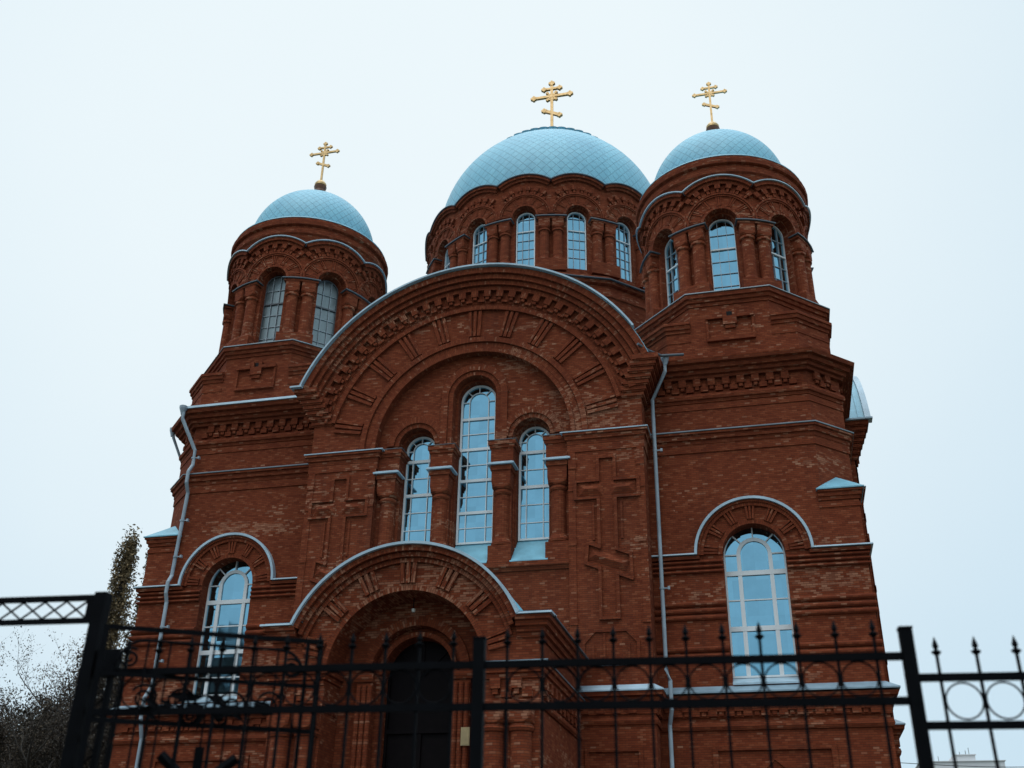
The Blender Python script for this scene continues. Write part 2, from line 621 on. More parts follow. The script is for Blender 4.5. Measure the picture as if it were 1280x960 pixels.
    def reveal(s, h, y0, y1, sill=True, jamb=True):
        uc, hw, zb, zs = h
        if jamb:
            for sx in (-1, 1):
                x = uc + sx * hw
                s.face([(x, y0, zb), (x, y1, zb), (x, y1, zs), (x, y0, zs)])
        if sill:
            s.face([(uc - hw, y0, zb), (uc + hw, y0, zb), (uc + hw, y1, zb), (uc - hw, y1, zb)])
        for k in range(16):
            a, b = PI * k / 16, PI * (k + 1) / 16
            p = (uc + hw * math.cos(a), zs + hw * math.sin(a))
            q = (uc + hw * math.cos(b), zs + hw * math.sin(b))
            s.face([(p[0], y0, p[1]), (q[0], y0, q[1]), (q[0], y1, q[1]), (p[0], y1, p[1])],
                   [(y0, a * hw), (y0, b * hw), (y1, b * hw), (y1, a * hw)])

    def tube(s, pts, r, n=8, closed=False, taper=None):
        P = [Vector(p) for p in pts]
        N = len(P)
        rings = []
        for i in range(N):
            if closed:
                d = P[(i + 1) % N] - P[i - 1]
            else:
                d = P[min(i + 1, N - 1)] - P[max(i - 1, 0)]
            d.normalize()
            ref = Vector((0, 0, 1)) if abs(d.z) < 0.95 else Vector((0, 1, 0))
            a = d.cross(ref).normalized()
            b = a.cross(d)
            rr = r if taper is None else taper[i]
            rings.append([P[i] + a * rr * math.cos(2 * PI * k / n) + b * rr * math.sin(2 * PI * k / n) for k in range(n)])
        for i in range(N if closed else N - 1):
            A, B = rings[i], rings[(i + 1) % N]
            for k in range(n):
                k2 = (k + 1) % n
                s.face([tuple(A[k]), tuple(A[k2]), tuple(B[k2]), tuple(B[k])], smooth=True)
        if not closed:
            s.face([tuple(p) for p in rings[0]])
            s.face([tuple(p) for p in rings[-1]])

    def cut(s):
        s.cuts.append(len(s.f))

    def build_parts(s, name, material, parent):
        """one object for every run of faces between two cut() marks"""
        ends = s.cuts[1:] + [len(s.f)]
        for a, e in zip(s.cuts, ends):
            if e <= a:
                continue
            q_ = MB()
            nl = sum(len(fc) for fc in s.f[:a])
            for fc, sm_ in zip(s.f[a:e], s.sm[a:e]):
                k_ = len(q_.v)
                q_.v += [s.v[i] for i in fc]
                q_.f.append(tuple(range(k_, k_ + len(fc))))
                q_.sm.append(sm_)
                q_.uv += s.uv[nl:nl + len(fc)]
                nl += len(fc)
            q_.build(name, material, parent)

    def build(s, name, material, parent=None, origin=None):
        me = bpy.data.meshes.new(name)
        o = Vector(origin) if origin else Vector((0, 0, 0))
        me.from_pydata([(a[0] - o.x, a[1] - o.y, a[2] - o.z) for a in s.v], [], s.f)
        uvl = me.uv_layers.new(name='UVMap')
        flat = [c for uv in s.uv for c in uv]
        uvl.data.foreach_set('uv', flat)
        me.polygons.foreach_set('use_smooth', s.sm)
        me.materials.append(material)
        ob = bpy.data.objects.new(name, me)
        scene.collection.objects.link(ob)
        ob.location = o
        if parent:
            ob.parent = parent
        return ob


def tag(o, label=None, cat=None, group=None, kind=None):
    if label:
        o['label'] = label
    if cat:
        o['category'] = cat
    if group:
        o['group'] = group
    if kind:
        o['kind'] = kind
    return o


def empty(name, loc=(0, 0, 0)):
    o = bpy.data.objects.new(name, None)
    o.empty_display_size = 0.2
    scene.collection.objects.link(o)
    o.location = loc
    return o


def dup(o, parent):
    c = o.copy()
    scene.collection.objects.link(c)
    c.parent = parent
    for ch in list(o.children):
        dup(ch, c)
    return c


# ------------------------------------------------------------------ ground
g = MB()
g.face([(-900, -900, 0), (900, -900, 0), (900, 900, 0), (-900, 900, 0)])
tag(g.build('ground', GROUND), kind='structure')
g = MB()
g.face([(-16, -27, 0.004), (17, -27, 0.004), (17, 30, 0.004), (-16, 30, 0.004)])
tag(g.build('path', PAVE), kind='structure')

# ------------------------------------------------------------------ the church
church = tag(empty('church'), 'red brick cathedral with three pale blue shingled domes and gold crosses', 'church')
ZC = 16.78          # springing of the great arches
YS = 1.11           # front face of the corner blocks
XC, CH = 11.55, 1.136
XS = XC + CH
YM = 13.05          # centre of the crossing
XT, YT = 9.18, 4.25
ATT = []            # (object) to be duplicated with the gable


def window(name, hw, zb, zs, thick=(), thin=(), inner=None, mull=(), tm=0.055, tn=0.018, thin_mull=True,
           frame_mat=FRAME, glass=GLASS, bar_mat=None, top_bar=None, fr=0.07):
    """one arched window built around x=0, glass at y=0, frame in front (-y)"""
    f = MB()
    d0, d1 = -0.07, 0.03
    f.arch(0, zs, hw - fr, hw, d0, d1, 0, PI, 20)
    f.box(-hw, -hw + fr, d0, d1, zb, zs)
    f.box(hw - fr, hw, d0, d1, zb, zs)
    f.box(-hw + fr, hw - fr, d0, d1, zb, zb + fr)

    def half(z):
        return hw - fr * 0.5 if z <= zs else math.sqrt(max(0.0, hw * hw - (z - zs) ** 2)) - fr * 0.4
    for z in thick:
        h = half(z)
        f.box(-h, h, d0 + 0.004, d1 - 0.003, z - tm, z + tm)
    gb = f if bar_mat is None else MB()
    for z in thin:
        h = half(z)
        gb.box(-h, h, d0 + 0.03, d1 - 0.006, z - tn, z + tn)
    for mu in mull:
        w = tn if thin_mull else tm * 0.85
        zt = zs if inner else zs + math.sqrt(max(0, hw * hw - mu * mu)) - fr * 0.5
        gb.box(mu - w, mu + w, d0 + 0.012, d1 - 0.009, zb + fr * 0.5, zt)
    if inner:
        w = tn if thin_mull else tm * 0.8
        f.arch(0, zs, inner - w, inner + w, d0 + 0.014, d1 - 0.008, 0, PI, 16)
        for a in (PI / 4, PI / 2, 3 * PI / 4):
            f.radial_box(0, zs, inner, hw - fr * 0.4, a, 2 * tn, d0 + 0.016, d1 - 0.01)
        for sx in (-1, 1):
            f.box(min(sx * inner, sx * (hw - fr * .5)), max(sx * inner, sx * (hw - fr * .5)), d0 + 0.017, d1 - 0.012, zs - tn, zs + tn)
    fo = f.build(name, frame_mat, church)
    if gb is not f:
        gb.build('glazing_bars', bar_mat, fo)
    p = MB()
    pts = [(-hw, 0, zb), (hw, 0, zb)] + [(hw * math.cos(PI * k / 20), 0, zs + hw * math.sin(PI * k / 20)) for k in range(21)]
    p.face(pts)
    p.build('pane', glass, fo)
    return fo


# ---- great arched gable: used on the front, and turned to both sides
def build_gable():
    b = MB()
    Ri, Rv0, Rv1 = 3.55, 4.16, 5.28
    Ro = 6.85
    arcx = [6.0 * math.cos(PI * k / 40) for k in range(41)]
    inx = [Ri * math.cos(PI * k / 40) for k in range(41)]

    def zlo(u):
        return ZC + math.sqrt(Ri * Ri - u * u) if abs(u) < Ri else 16.601

    def zhi(u):
        return ZC + math.sqrt(max(0, (Ro - .15) ** 2 - u * u))
    # spandrel wall and piers
    b.wall(arcx + inx + [-3.46, 3.46], zlo, zhi, [], 0.0)
    for sx in (-1, 1):
        b.box(sx * 3.45 if sx > 0 else -6.0, 6.0 if sx > 0 else -3.45, 0.0, 6.5, 0.0, 16.6)
        x0, x1 = (5.2, 6.0) if sx > 0 else (-6.0, -5.2)
        b.box(x0, x1, 0.05, 6.5, 16.602, 19.9)
    b.arch(0, ZC, Ri, Ri + .02, 0.002, 0.42, 0, PI, 36)
    # tympanum with three windows
    holes = [(0, .80, 12.28, 18.72), (-2.1, .68, 12.28, 16.95), (2.1, .68, 12.28, 16.95)]
    b.wall([x * 1.03 for x in inx] + [-3.6, 3.6], lambda u: 12.28, lambda u: ZC + math.sqrt(max(0, 3.66 ** 2 - u * u)), holes, 0.3)
    for h in holes:
        b.reveal(h, 0.3, 0.6)
    h2 = [(0, .69, 12.9, 18.74), (-2.1, .59, 12.9, 16.95), (2.1, .59, 12.9, 16.95)]
    b.wall([x * 1.03 for x in inx], lambda u: 12.9, lambda u: ZC + math.sqrt(max(0, 3.6 ** 2 - u * u)), h2, 0.6)
    for h in h2:
        b.reveal(h, 0.6, 1.1)
    # window surrounds on the tympanum
    for (uc, r0, r1, zs) in ((0, .98, 1.23, 18.72), (-2.1, .84, 1.07, 16.95), (2.1, .84, 1.07, 16.95)):
        b.arch(uc, zs, r0, r1, 0.19 + abs(uc) * 0.006, 0.32, 0, PI, 24)
        b.arch(uc, zs, r0 - .17, r0 - 0.003, 0.255 + abs(uc) * 0.006, 0.33, 0, PI, 24)
        b.arch(uc, zs, r1 + 0.003, r1 + .05, 0.245, 0.32, 0, PI, 24)
    for sx in (-1, 1):
        b.box(*sorted((sx * .983, sx * 1.228)), 0.191, 0.32, 16.8, 18.72)
        b.box(*sorted((sx * .81, sx * .977)), 0.256, 0.33, 16.8, 18.72)
    # concentric bands
    b.arch(0, ZC, 3.553, 3.70, -.05, .3, 0, PI, 48)
    b.arch(0, ZC, 3.72, 3.93, -.02, .1, 0, PI, 48)
    b.arch(0, ZC, 3.95, 4.14, -.10, .1, 0, PI, 48)
    for k in range(11):
        ac = R(11.5 + 15.7 * k)
        for t in (-1, 0, 1):
            b.radial_box(0, ZC, 4.2, 5.27, ac + t * R(2.15), .115, -.085, .02)
        for e in (-1.5, 1.5):
            pass

    def aend(r, ze):
        return math.asin(max(0, min(.98, (ze - ZC) / r)))
    rings = [(5.29, 5.44, -.13, 17.92), (5.45, 5.56, -.06, 17.98), (6.06, 6.22, -.24, 18.5), (6.23, 6.40, -.36, 18.75),
             (6.41, 6.60, -.48, 18.95), (6.61, 6.84, -.60, 19.2)]
    for (r0, r1, y, ze) in rings:
        a = aend(r0, ze)
        b.arch(0, ZC, r0, r1, y, .15, a, PI - a, 52)
    a = aend(5.6, 18.05)
    b.arch(0, ZC, 5.565, 6.055, -.08, .1, a, PI - a, 52)
    nd = 33
    a0, a1 = aend(5.8, 18.2) + R(1.2), PI - aend(5.8, 18.2) - R(1.2)
    for k in range(nd):
        ac = a0 + (a1 - a0) * k / (nd - 1)
        b.radial_box(0, ZC, 5.80, 6.06, ac, .26, -.235, 0)
        b.radial_box(0, ZC, 5.68, 5.81, ac, .13, -.20, 0)
        b.radial_box(0, ZC, 5.60, 5.69, ac + (a1 - a0) / (nd - 1) / 2, .24, -.16, 0)
    # stepped corbels below the ends of the arch
    for sx in (-1, 1):
        for i in range(7):
            z0 = 17.93 + .19 * i
            xi = 5.22 + .10 * i
            xo = 6.0 + .10 * (i + 1)
            b.box(*sorted((sx * xi, sx * xo)), -.08 - .085 * i, 1.3, z0, z0 + .186)
            b.box(*sorted((sx * (xi + .05), sx * (xo - .04))), -.04 - .085 * i, 1.2, z0 - .05, z0 + .01)
    # pier ledge, frieze and relief
    for sx in (-1, 1):
        xa, xb = (3.45, 6.0) if sx > 0 else (-6.0, -3.45)
        pth = [(xa, 0), (xb, 0), (xb, 3)] if sx > 0 else [(xa, 3), (xa, 0), (xb, 0)]
        if sx > 0:
            pth = [(xa, 0.6)] + pth
        else:
            pth = pth + [(xb, 0.6)]
        b.sweep(pth, [(-.05, 16.30), (.03, 16.30), (.05, 16.45), (.10, 16.46), (.12, 16.6), (.17, 16.61), (.17, 16.70), (.02, 16.78), (-.05, 16.78)])
        b.sweep(pth, [(-.05, 16.02), (.035, 16.02), (.035, 16.29), (-.05, 16.29)])
        # small notches of the pilaster edges
        for (zz0, zz1) in ((15.40, 15.72), (12.72, 12.95), (10.12, 10.36), (14.6, 14.72)):
            for xx in ((xa, xa + .26), (xb - .26, xb)):
                b.box(xx[0], xx[1], -.055, .02, zz0, zz1)
        for xx in ((xa, xa + .24), (xb - .24, xb)):
            b.box(xx[0], xx[1], -.03, .02, 9.0, 16.015)
        cxp = sx * 4.73
        o = [(-.28, 15.76), (.28, 15.76), (.28, 14.93), (1.05, 14.93), (1.05, 14.32), (.28, 14.32), (.28, 12.52), (.72, 12.34), (.74, 11.53),
             (.28, 11.72), (.28, 10.3), (-.28, 10.3), (-.28, 11.92), (-.72, 12.1), (-.66, 12.78), (-.28, 12.62), (-.28, 14.32), (-1.05, 14.32),
             (-1.05, 14.93), (-.28, 14.93)]
        b.strip([(cxp + x, z) for x, z in o], .10, -.085, .02, True)
        o2 = [(cxp + x * 1.0 + (.16 if x > 0 else -.16), z) for x, z in ((.3, 14.12), (.3, 12.9))]
        b.strip(o2, .07, -.04, .02)
        b.strip([(2 * cxp - x, z) for x, z in o2], .07, -.04, .02)
        # hipped bars inside the arms
        for (ax, az, bx, bz, hh) in ((-.95, 14.625, -.12, 14.625, .22), (.12, 14.625, .95, 14.625, .22), (-.6, 12.42, .62, 11.95, .2)):
            dx, dz = bx - ax, bz - az
            l = math.hypot(dx, dz)
            nx, nz_ = -dz / l * hh, dx / l * hh
            A, B = (cxp + ax, az), (cxp + bx, bz)
            c0, c1 = (A[0] - nx, A[1] - nz_), (B[0] - nx, B[1] - nz_)
            c2, c3 = (B[0] + nx, B[1] + nz_), (A[0] + nx, A[1] + nz_)
            ra = (A[0] + dx / l * hh, -.10, A[1] + dz / l * hh)
            rb = (B[0] - dx / l * hh, -.10, B[1] - dz / l * hh)
            q = [(p[0], -.004, p[1]) for p in (c0, c1, c2, c3)]
            b.face([q[0], q[1], rb, ra])
            b.face([q[2], q[3], ra, rb])
            b.face([q[1], q[2], rb])
            b.face([q[3], q[0], ra])
        # low blind panel
        b.strip([(cxp - .85, 9.0), (cxp - .85, 9.55), (cxp - .5, 9.92), (cxp + .5, 9.92), (cxp + .85, 9.55), (cxp + .85, 9.0)], .09, -.05, .02)
        b.strip([(cxp - .55, 9.0), (cxp - .55, 9.45)], .08, -.04, .02)
        b.strip([(cxp + .55, 9.0), (cxp + .55, 9.45)], .08, -.04, .02)
        b.strip([(cxp - .2, 9.0), (cxp - .2, 9.8)], .07, -.04, .02)
        # base cornice and panel
        pth2 = [(xa, 0), (xb, 0), (xb, 3)] if sx > 0 else [(xa, 3), (xa, 0), (xb, 0)]
        b.sweep(pth2, [(-.05, 7.4), (.04, 7.4), (.05, 7.72), (.12, 7.74), (.14, 7.88), (.26, 7.9), (.28, 8.02), (-.05, 8.06)])
        b.dents(pth2, .24, .48, 0, .1, 7.42, 7.70)
        b.sweep(pth2, [(-.05, 7.1), (.05, 7.1), (.08, 7.2), (.05, 7.3), (-.05, 7.3)])
        b.strip([(cxp - .8, 4.4), (cxp + .8, 4.4), (cxp + .8, 6.4), (cxp - .8, 6.4)], .12, -.06, .02, True)
        b.box(xa - .02, xb + .02, -.08, .02, 0.0, 1.6)
    # wall under the windows
    b.box(-3.45, 3.45, .08, .42, 0, 12.25)
    b.sweep([(-3.45, .08), (3.45, .08)], [(-.02, 12.0), (.05, 12.0), (.09, 12.1), (.16, 12.14), (.16, 12.3), (-.4, 12.34)])
    # plinths between the sloping sills, columns with cushion capitals
    for cx in (-3.05, -1.10, 1.10, 3.05):
        w = .40
        b.box(cx - w, cx + w, .02, .9, 12.30, 12.93)
        b.box(cx - w + .03, cx + w - .03, .50, 1.1, 12.9, 15.1)
        b.box(cx - w, cx + w, .12, 1.1, 15.9, 16.5)
        b.sweep([(cx - w, .9), (cx - w, .12), (cx + w, .12), (cx + w, .9)], [(-.05, 16.48), (.04, 16.48), (.05, 16.58), (.09, 16.6), (.09, 16.76), (-.05, 16.78)])
        b.lathe(cx, .36, [(.31, 12.92), (.37, 12.97), (.37, 13.05), (.32, 13.12), (.29, 13.18), (.27, 13.25), (.265, 14.75), (.30, 14.78), (.325, 14.85),
                          (.30, 14.92), (.28, 14.95)], 16)
        pr = [(.26, 14.93)] + [(.27 + .23 * math.sin(t * PI / 2), 14.95 + .42 * (1 - math.cos(t * PI / 2))) for t in (.15, .35, .55, .75, .9, 1)]
        b.lathe(cx, .36, [(r * 1.0, z) for r, z in pr] + [(.5, 15.62)], 24, clamp=.335)
        b.box(cx - .37, cx + .37, -.01, .8, 15.61, 15.80)
    body = b.build('gable', BRICK, church)

    # metal edging of the gable
    f = MB()
    f.cut()
    a = math.asin((19.28 - ZC) / 6.86)
    f.arch(0, ZC, 6.865, 6.93, -.74, -.52, R(31), PI - a, 60, smooth=True)
    f.box(-6.82, -6.36, -.75, 1.0, 19.235, 19.30)
    for sx in (-1, 1):
        xa, xb = (3.40, 6.0) if sx > 0 else (-6.0, -3.40)
        pth = [(xa, .5), (xa, 0), (xb, 0), (xb, 1.1)] if sx > 0 else [(xa, 1.1), (xa, 0), (xb, 0), (xb, .5)]
        f.cut()
        f.sweep(pth, [(.03, 16.80), (.20, 16.735), (.20, 16.70), (.03, 16.70)])
        pth = [(xa + .05, 0), (xb, 0), (xb, 1.0)] if sx > 0 else [(xa, 1.0), (xa, 0), (xb - .05, 0)]
        f.cut()
        f.sweep(pth, [(-.02, 8.28), (.31, 8.07), (.31, 8.03), (-.02, 8.03)])
        f.cut()
        f.box(*sorted((sx * 4.2, sx * 5.2)), -.14, .02, 8.84, 8.87)
    for cx in (-3.05, -1.10, 1.10, 3.05):
        f.cut()
        f.sweep([(cx - .37, .62), (cx - .37, -.01), (cx + .37, -.01), (cx + .37, .62)], [(.0, 15.92), (.10, 15.86), (.10, 15.80), (-.1, 15.80)])
    f.build_parts('flashing', FLASH, body)
    f = MB()
    for cx in (-3.05, -1.10, 1.10, 3.05):
        f.cut()
        f.sweep([(cx - .4, .62), (cx - .4, .12), (cx + .4, .12), (cx + .4, .62)], [(-.02, 16.80), (.11, 16.775), (.11, 16.755), (-.02, 16.755)])
    f.build_parts('impost_flashing', LEDGE, body)
    # sloping sills
    s = MB()
    for cx, w in ((0, .70), (-2.1, .66), (2.1, .66)):
        w2 = w - .02
        s.cut()
        s.face([(cx - w2, .0, 12.36), (cx + w2, .0, 12.36), (cx + w2, .94, 13.34), (cx - w2, .94, 13.34)])
        s.face([(cx - w2, .0, 12.36), (cx + w2, .0, 12.36), (cx + w2, .0, 12.31), (cx - w2, .0, 12.31)])
    s.build_parts('sill', ROOF, body)
    # barrel roof running back to the main drum
    rf = MB()
    a = math.asin((19.28 - ZC) / 6.8)
    rf.arch(0, ZC, 6.842, 6.862, -.58, 7.0, a, PI - a, 48, smooth=True)
    n = 9
    for k in range(n):
        y = -.3 + k * .62
        rf.arch(0, ZC, 6.858, 6.89, y, y + .03, a, PI - a, 48)
    rf.build('roof', ROOF, body)
    return body


gable = build_gable()
w0 = window('window', .67, 13.32, 18.74, thick=(18.05, 16.85, 15.65, 14.45), thin=(17.45, 16.25, 15.05, 13.9), inner=.36, mull=(-.36, .36), tm=.05, tn=.014)
w0.location = (0, .92, 0)
w1 = window('window', .57, 13.32, 16.96, thick=(16.55, 15.25), thin=(15.9, 14.6, 13.95), inner=.3, mull=(-.3, .3), tm=.055, tn=.014)
w1.location = (-2.1, .92, 0)
w2 = dup(w1, church)
w2.location = (2.1, .92, 0)

for ang in (90, -90):
    gd = dup(gable, church)
    gd.rotation_euler = (0, 0, R(ang))
    # turn about the crossing (0, YM)
    c_, s_ = math.cos(R(ang)), math.sin(R(ang))
    gd.location = (s_ * (YM + .3), YM - c_ * YM, 0)
    for wsrc in (w0, w1, w2):
        q = dup(wsrc, church)
        x, y = wsrc.location.x, wsrc.location.y - YM - .3
        q.location = (x * c_ - y * s_, YM + x * s_ + y * c_, 0)
        q.rotation_euler = (0, 0, R(ang))

# ---- corner blocks under the towers
HOOD = (9.25, 12.5)


def corner_block(mirror):
    b = MB(mirror=mirror)
    hole = (HOOD[0], .98, 8.4, 12.52)
    X0 = 5.9
    # front face
    b.wall([X0, XS], lambda u: 0, lambda u: 14.47, [hole], YS)
    b.reveal(hole, YS, YS + .6)
    b.wall([X0, XC], lambda u: 14.47, lambda u: 19.55, [], YS)
    b.face([(XC, YS, 14.47), (XC + CH, YS + CH, 14.47), (XC + CH, YS + CH, 19.55), (XC, YS, 19.55)])
    b.face([(XS, YS, 0), (XS, 7.4, 0), (XS, 7.4, 14.47), (XS, YS, 14.47)])
    b.face([(XS, YS + CH, 14.47), (XS, 7.4, 14.47), (XS, 7.4, 19.55), (XS, YS + CH, 19.55)])
    b.face([(XC, YS, 14.472), (XS, YS, 14.472), (XS, YS + CH, 14.472)])
    b.face([(X0, YS, 19.5), (XC, YS, 19.5), (XS, YS + CH, 19.5), (XS, 7.4, 19.5), (X0, 7.4, 19.5)])
    up_ = [(X0, YS), (XC, YS), (XS, YS + CH), (XS, 7.4)]
    lo_ = [(X0, YS), (XS, YS), (XS, 7.4)]
    # cornice
    b.sweep(up_, [(-.05, 18.88), (.14, 18.88), (.16, 18.98), (.26, 19.0), (.28, 19.12), (.40, 19.14), (.43, 19.28), (.56, 19.31), (.60, 19.46), (-.05, 19.52)])
    b.dents(up_, .25, .50, 0, .13, 18.60, 18.875)
    b.dents(up_, .13, .50, 0, .10, 18.47, 18.60, phase=.12)
    b.dents(up_, .25, .50, 0, .115, 18.38, 18.55, phase=.5)
    b.dents(up_, .12, .50, 0, .09, 18.55, 18.66, phase=.63)
    b.sweep(up_, [(-.05, 17.98), (.04, 17.98), (.06, 18.08), (.12, 18.1), (.14, 18.2), (.11, 18.3), (.05, 18.33), (-.05, 18.34)])
    b.sweep(up_, [(-.05, 17.72), (.03, 17.72), (.03, 17.95), (-.05, 17.95)])
    # string course
    b.sweep(up_, [(-.05, 16.42), (.06, 16.42), (.07, 16.55), (.14, 16.57), (.15, 16.72), (.22, 16.74), (.22, 16.82), (-.05, 16.88)])
    b.sweep(up_, [(-.05, 16.12), (.04, 16.12), (.04, 16.415), (-.05, 16.415)])
    # buttress head at the corner
    cp = [(XS - 1.25, YS), (XS, YS), (XS, YS + 1.6)]
    b.sweep(cp, [(-.05, 14.1), (.04, 14.1), (.05, 14.2), (.10, 14.22), (.11, 14.34), (.16, 14.36), (.16, 14.44), (-.05, 14.47)])
    b.sweep(cp, [(-.05, 13.86), (.035, 13.86), (.035, 14.0), (-.05, 14.0)])
    # string at window springing and rolls either side of the window
    def rolls(path, z0, z1, n):
        h = (z1 - z0) / n
        for i in range(n):
            za = z0 + i * h
            b.sweep(path, [(-.04, za + .02), (.05, za + .03), (.09, za + h * .32), (.10, za + h * .5), (.09, za + h * .68), (.05, za + h - .03), (-.04, za + h - .02)])
    hx0, hx1 = HOOD[0] - .98, HOOD[0] + .98
    L = [(X0, YS), (hx0 - .02, YS)]
    Rr = [(hx1 + .02, YS), (XS, YS), (XS, 7.3)]
    L2 = [(X0, YS), (HOOD[0] - 1.72, YS)]
    R2 = [(HOOD[0] + 1.72, YS), (XS, YS), (XS, 7.3)]
    for pth in (L, Rr):
        rolls(pth, 11.88, 12.36, 3)
        rolls(pth, 10.36, 11.02, 3)
        rolls(pth, 9.14, 9.6, 2)
    for pth in (L2, R2):
        b.sweep(pth, [(-.04, 12.37), (.13, 12.37), (.15, 12.47), (-.04, 12.49)])
    # voussoirs round the window
    b.arch(*HOOD, .985, 1.12, YS - .03, YS + .1, 0, PI, 28)
    b.arch(*HOOD, 1.58, 1.70, YS - .09, YS + .1, 0, PI, 28)
    b.arch(*HOOD, 1.70, 1.78, YS - .14, YS + .1, 0, PI, 28)
    for k in range(7):
        ac = R(7 + 27.7 * k)
        for t in (-1, 0, 1):
            b.radial_box(*HOOD, 1.13, 1.575, ac + t * R(4.4), .07, YS - .075, YS + .02)
    # base cornice with dentils
    b.sweep(lo_, [(-.05, 7.42), (.05, 7.42), (.06, 7.76), (.14, 7.78), (.16, 7.9), (.28, 7.92), (.32, 8.04), (-.05, 8.08)])
    b.dents(lo_, .26, .52, 0, .13, 7.58, 7.76)
    b.dents(lo_, .13, .52, 0, .10, 7.46, 7.58, phase=.12)
    b.dents(lo_, .26, .52, 0, .12, 7.44, 7.6, phase=.5)
    b.sweep(lo_, [(-.05, 7.05), (.06, 7.05), (.10, 7.15), (.06, 7.3), (-.05, 7.3)])
    # sunk panel in the basement wall
    b.strip([(7.6, 4.3), (11.0, 4.3), (11.0, 6.55), (7.6, 6.55)], .16, YS - .07, YS + .02, True)
    b.strip([(8.0, 6.0), (9.0, 6.0), (9.3, 6.25), (9.6, 6.0), (10.6, 6.0)], .10, YS - .05, YS + .02)
    b.box(X0, XS + .1, YS - .1, YS + .02, 0, 1.5)
    body = b.build('corner_block', BRICK, church)

    f = MB(mirror=mirror)
    f.cut()
    f.arch(*HOOD, 1.785, 1.87, YS - .22, YS + .02, 0, PI, 36, smooth=True)
    f.sweep([(X0, YS), (HOOD[0] - 1.79, YS)], [(-.02, 12.57), (.21, 12.545), (.22, 12.50), (-.02, 12.495)])
    f.sweep([(HOOD[0] + 1.79, YS), (XS, YS), (XS, 7.3)], [(-.02, 12.57), (.21, 12.545), (.22, 12.50), (-.02, 12.495)])
    f.build_parts('flashing', FLASH, body)
    f = MB(mirror=mirror)
    f.cut()
    f.sweep(up_, [(-.02, 16.93), (.25, 16.87), (.25, 16.83), (-.02, 16.83)])
    f.build_parts('string_flashing', GREYMETAL, body)
    f = MB(mirror=mirror)
    if mirror:
        f.cut()
        f.sweep(up_[:2] + [(XC + .2, YS + .2)], [(-.02, 19.60), (.64, 19.57), (.66, 19.47), (-.02, 19.47)])
    # sloped cover of the base cornice and window sill
    f.build_parts('flashing', FLASH, body)
    f = MB(mirror=mirror)
    f.cut()
    f.sweep([(X0, YS), (XS, YS), (XS, 7.3)], [(-.02, 8.36), (.36, 8.13), (.36, 8.085), (-.02, 8.085)])
    f.build_parts('base_flashing', DULLSHEET, body)
    f = MB(mirror=mirror)
    f.cut()
    f.face([(hx0, YS - .07, 8.42), (hx1, YS - .07, 8.42), (hx1, YS + .52, 8.68), (hx0, YS + .52, 8.68)])
    f.face([(hx0, YS - .07, 8.42), (hx1, YS - .07, 8.42), (hx1, YS - .07, 8.36), (hx0, YS - .07, 8.36)])
    f.build_parts('flashing', FLASH, body)
    t = MB(mirror=mirror)
    e = .18
    A, B, C_ = (XC - .15, YS - e, 14.47), (XS + e, YS - e, 14.47), (XS + e, YS + CH + .2, 14.47)
    ap = (XC + CH / 2 - .02, YS + CH / 2 + .02, 15.12)
    t.face([A, B, ap])
    t.face([B, C_, ap])
    t.face([C_, A, ap])
    t.face([A, C_, B])
    t.sweep([(XC - .15, YS), (XS, YS), (XS, YS + 1.35)], [(-.02, 14.475), (.20, 14.472), (.20, 14.43), (-.02, 14.43)])
    t.build('broach', ROOF, body)
    return body


corner_block(False)
corner_block(True)
wl = window('window', .985, 8.66, 12.60, thick=(11.98, 10.18), thin=(11.1, 9.3), inner=.50, mull=(-.50, .50), tm=.075, tn=.02, thin_mull=False, fr=.06)
wl.location = (HOOD[0], YS + .50, 0)
wl2 = dup(wl, church)
wl2.location = (-HOOD[0], YS + .50, 0)


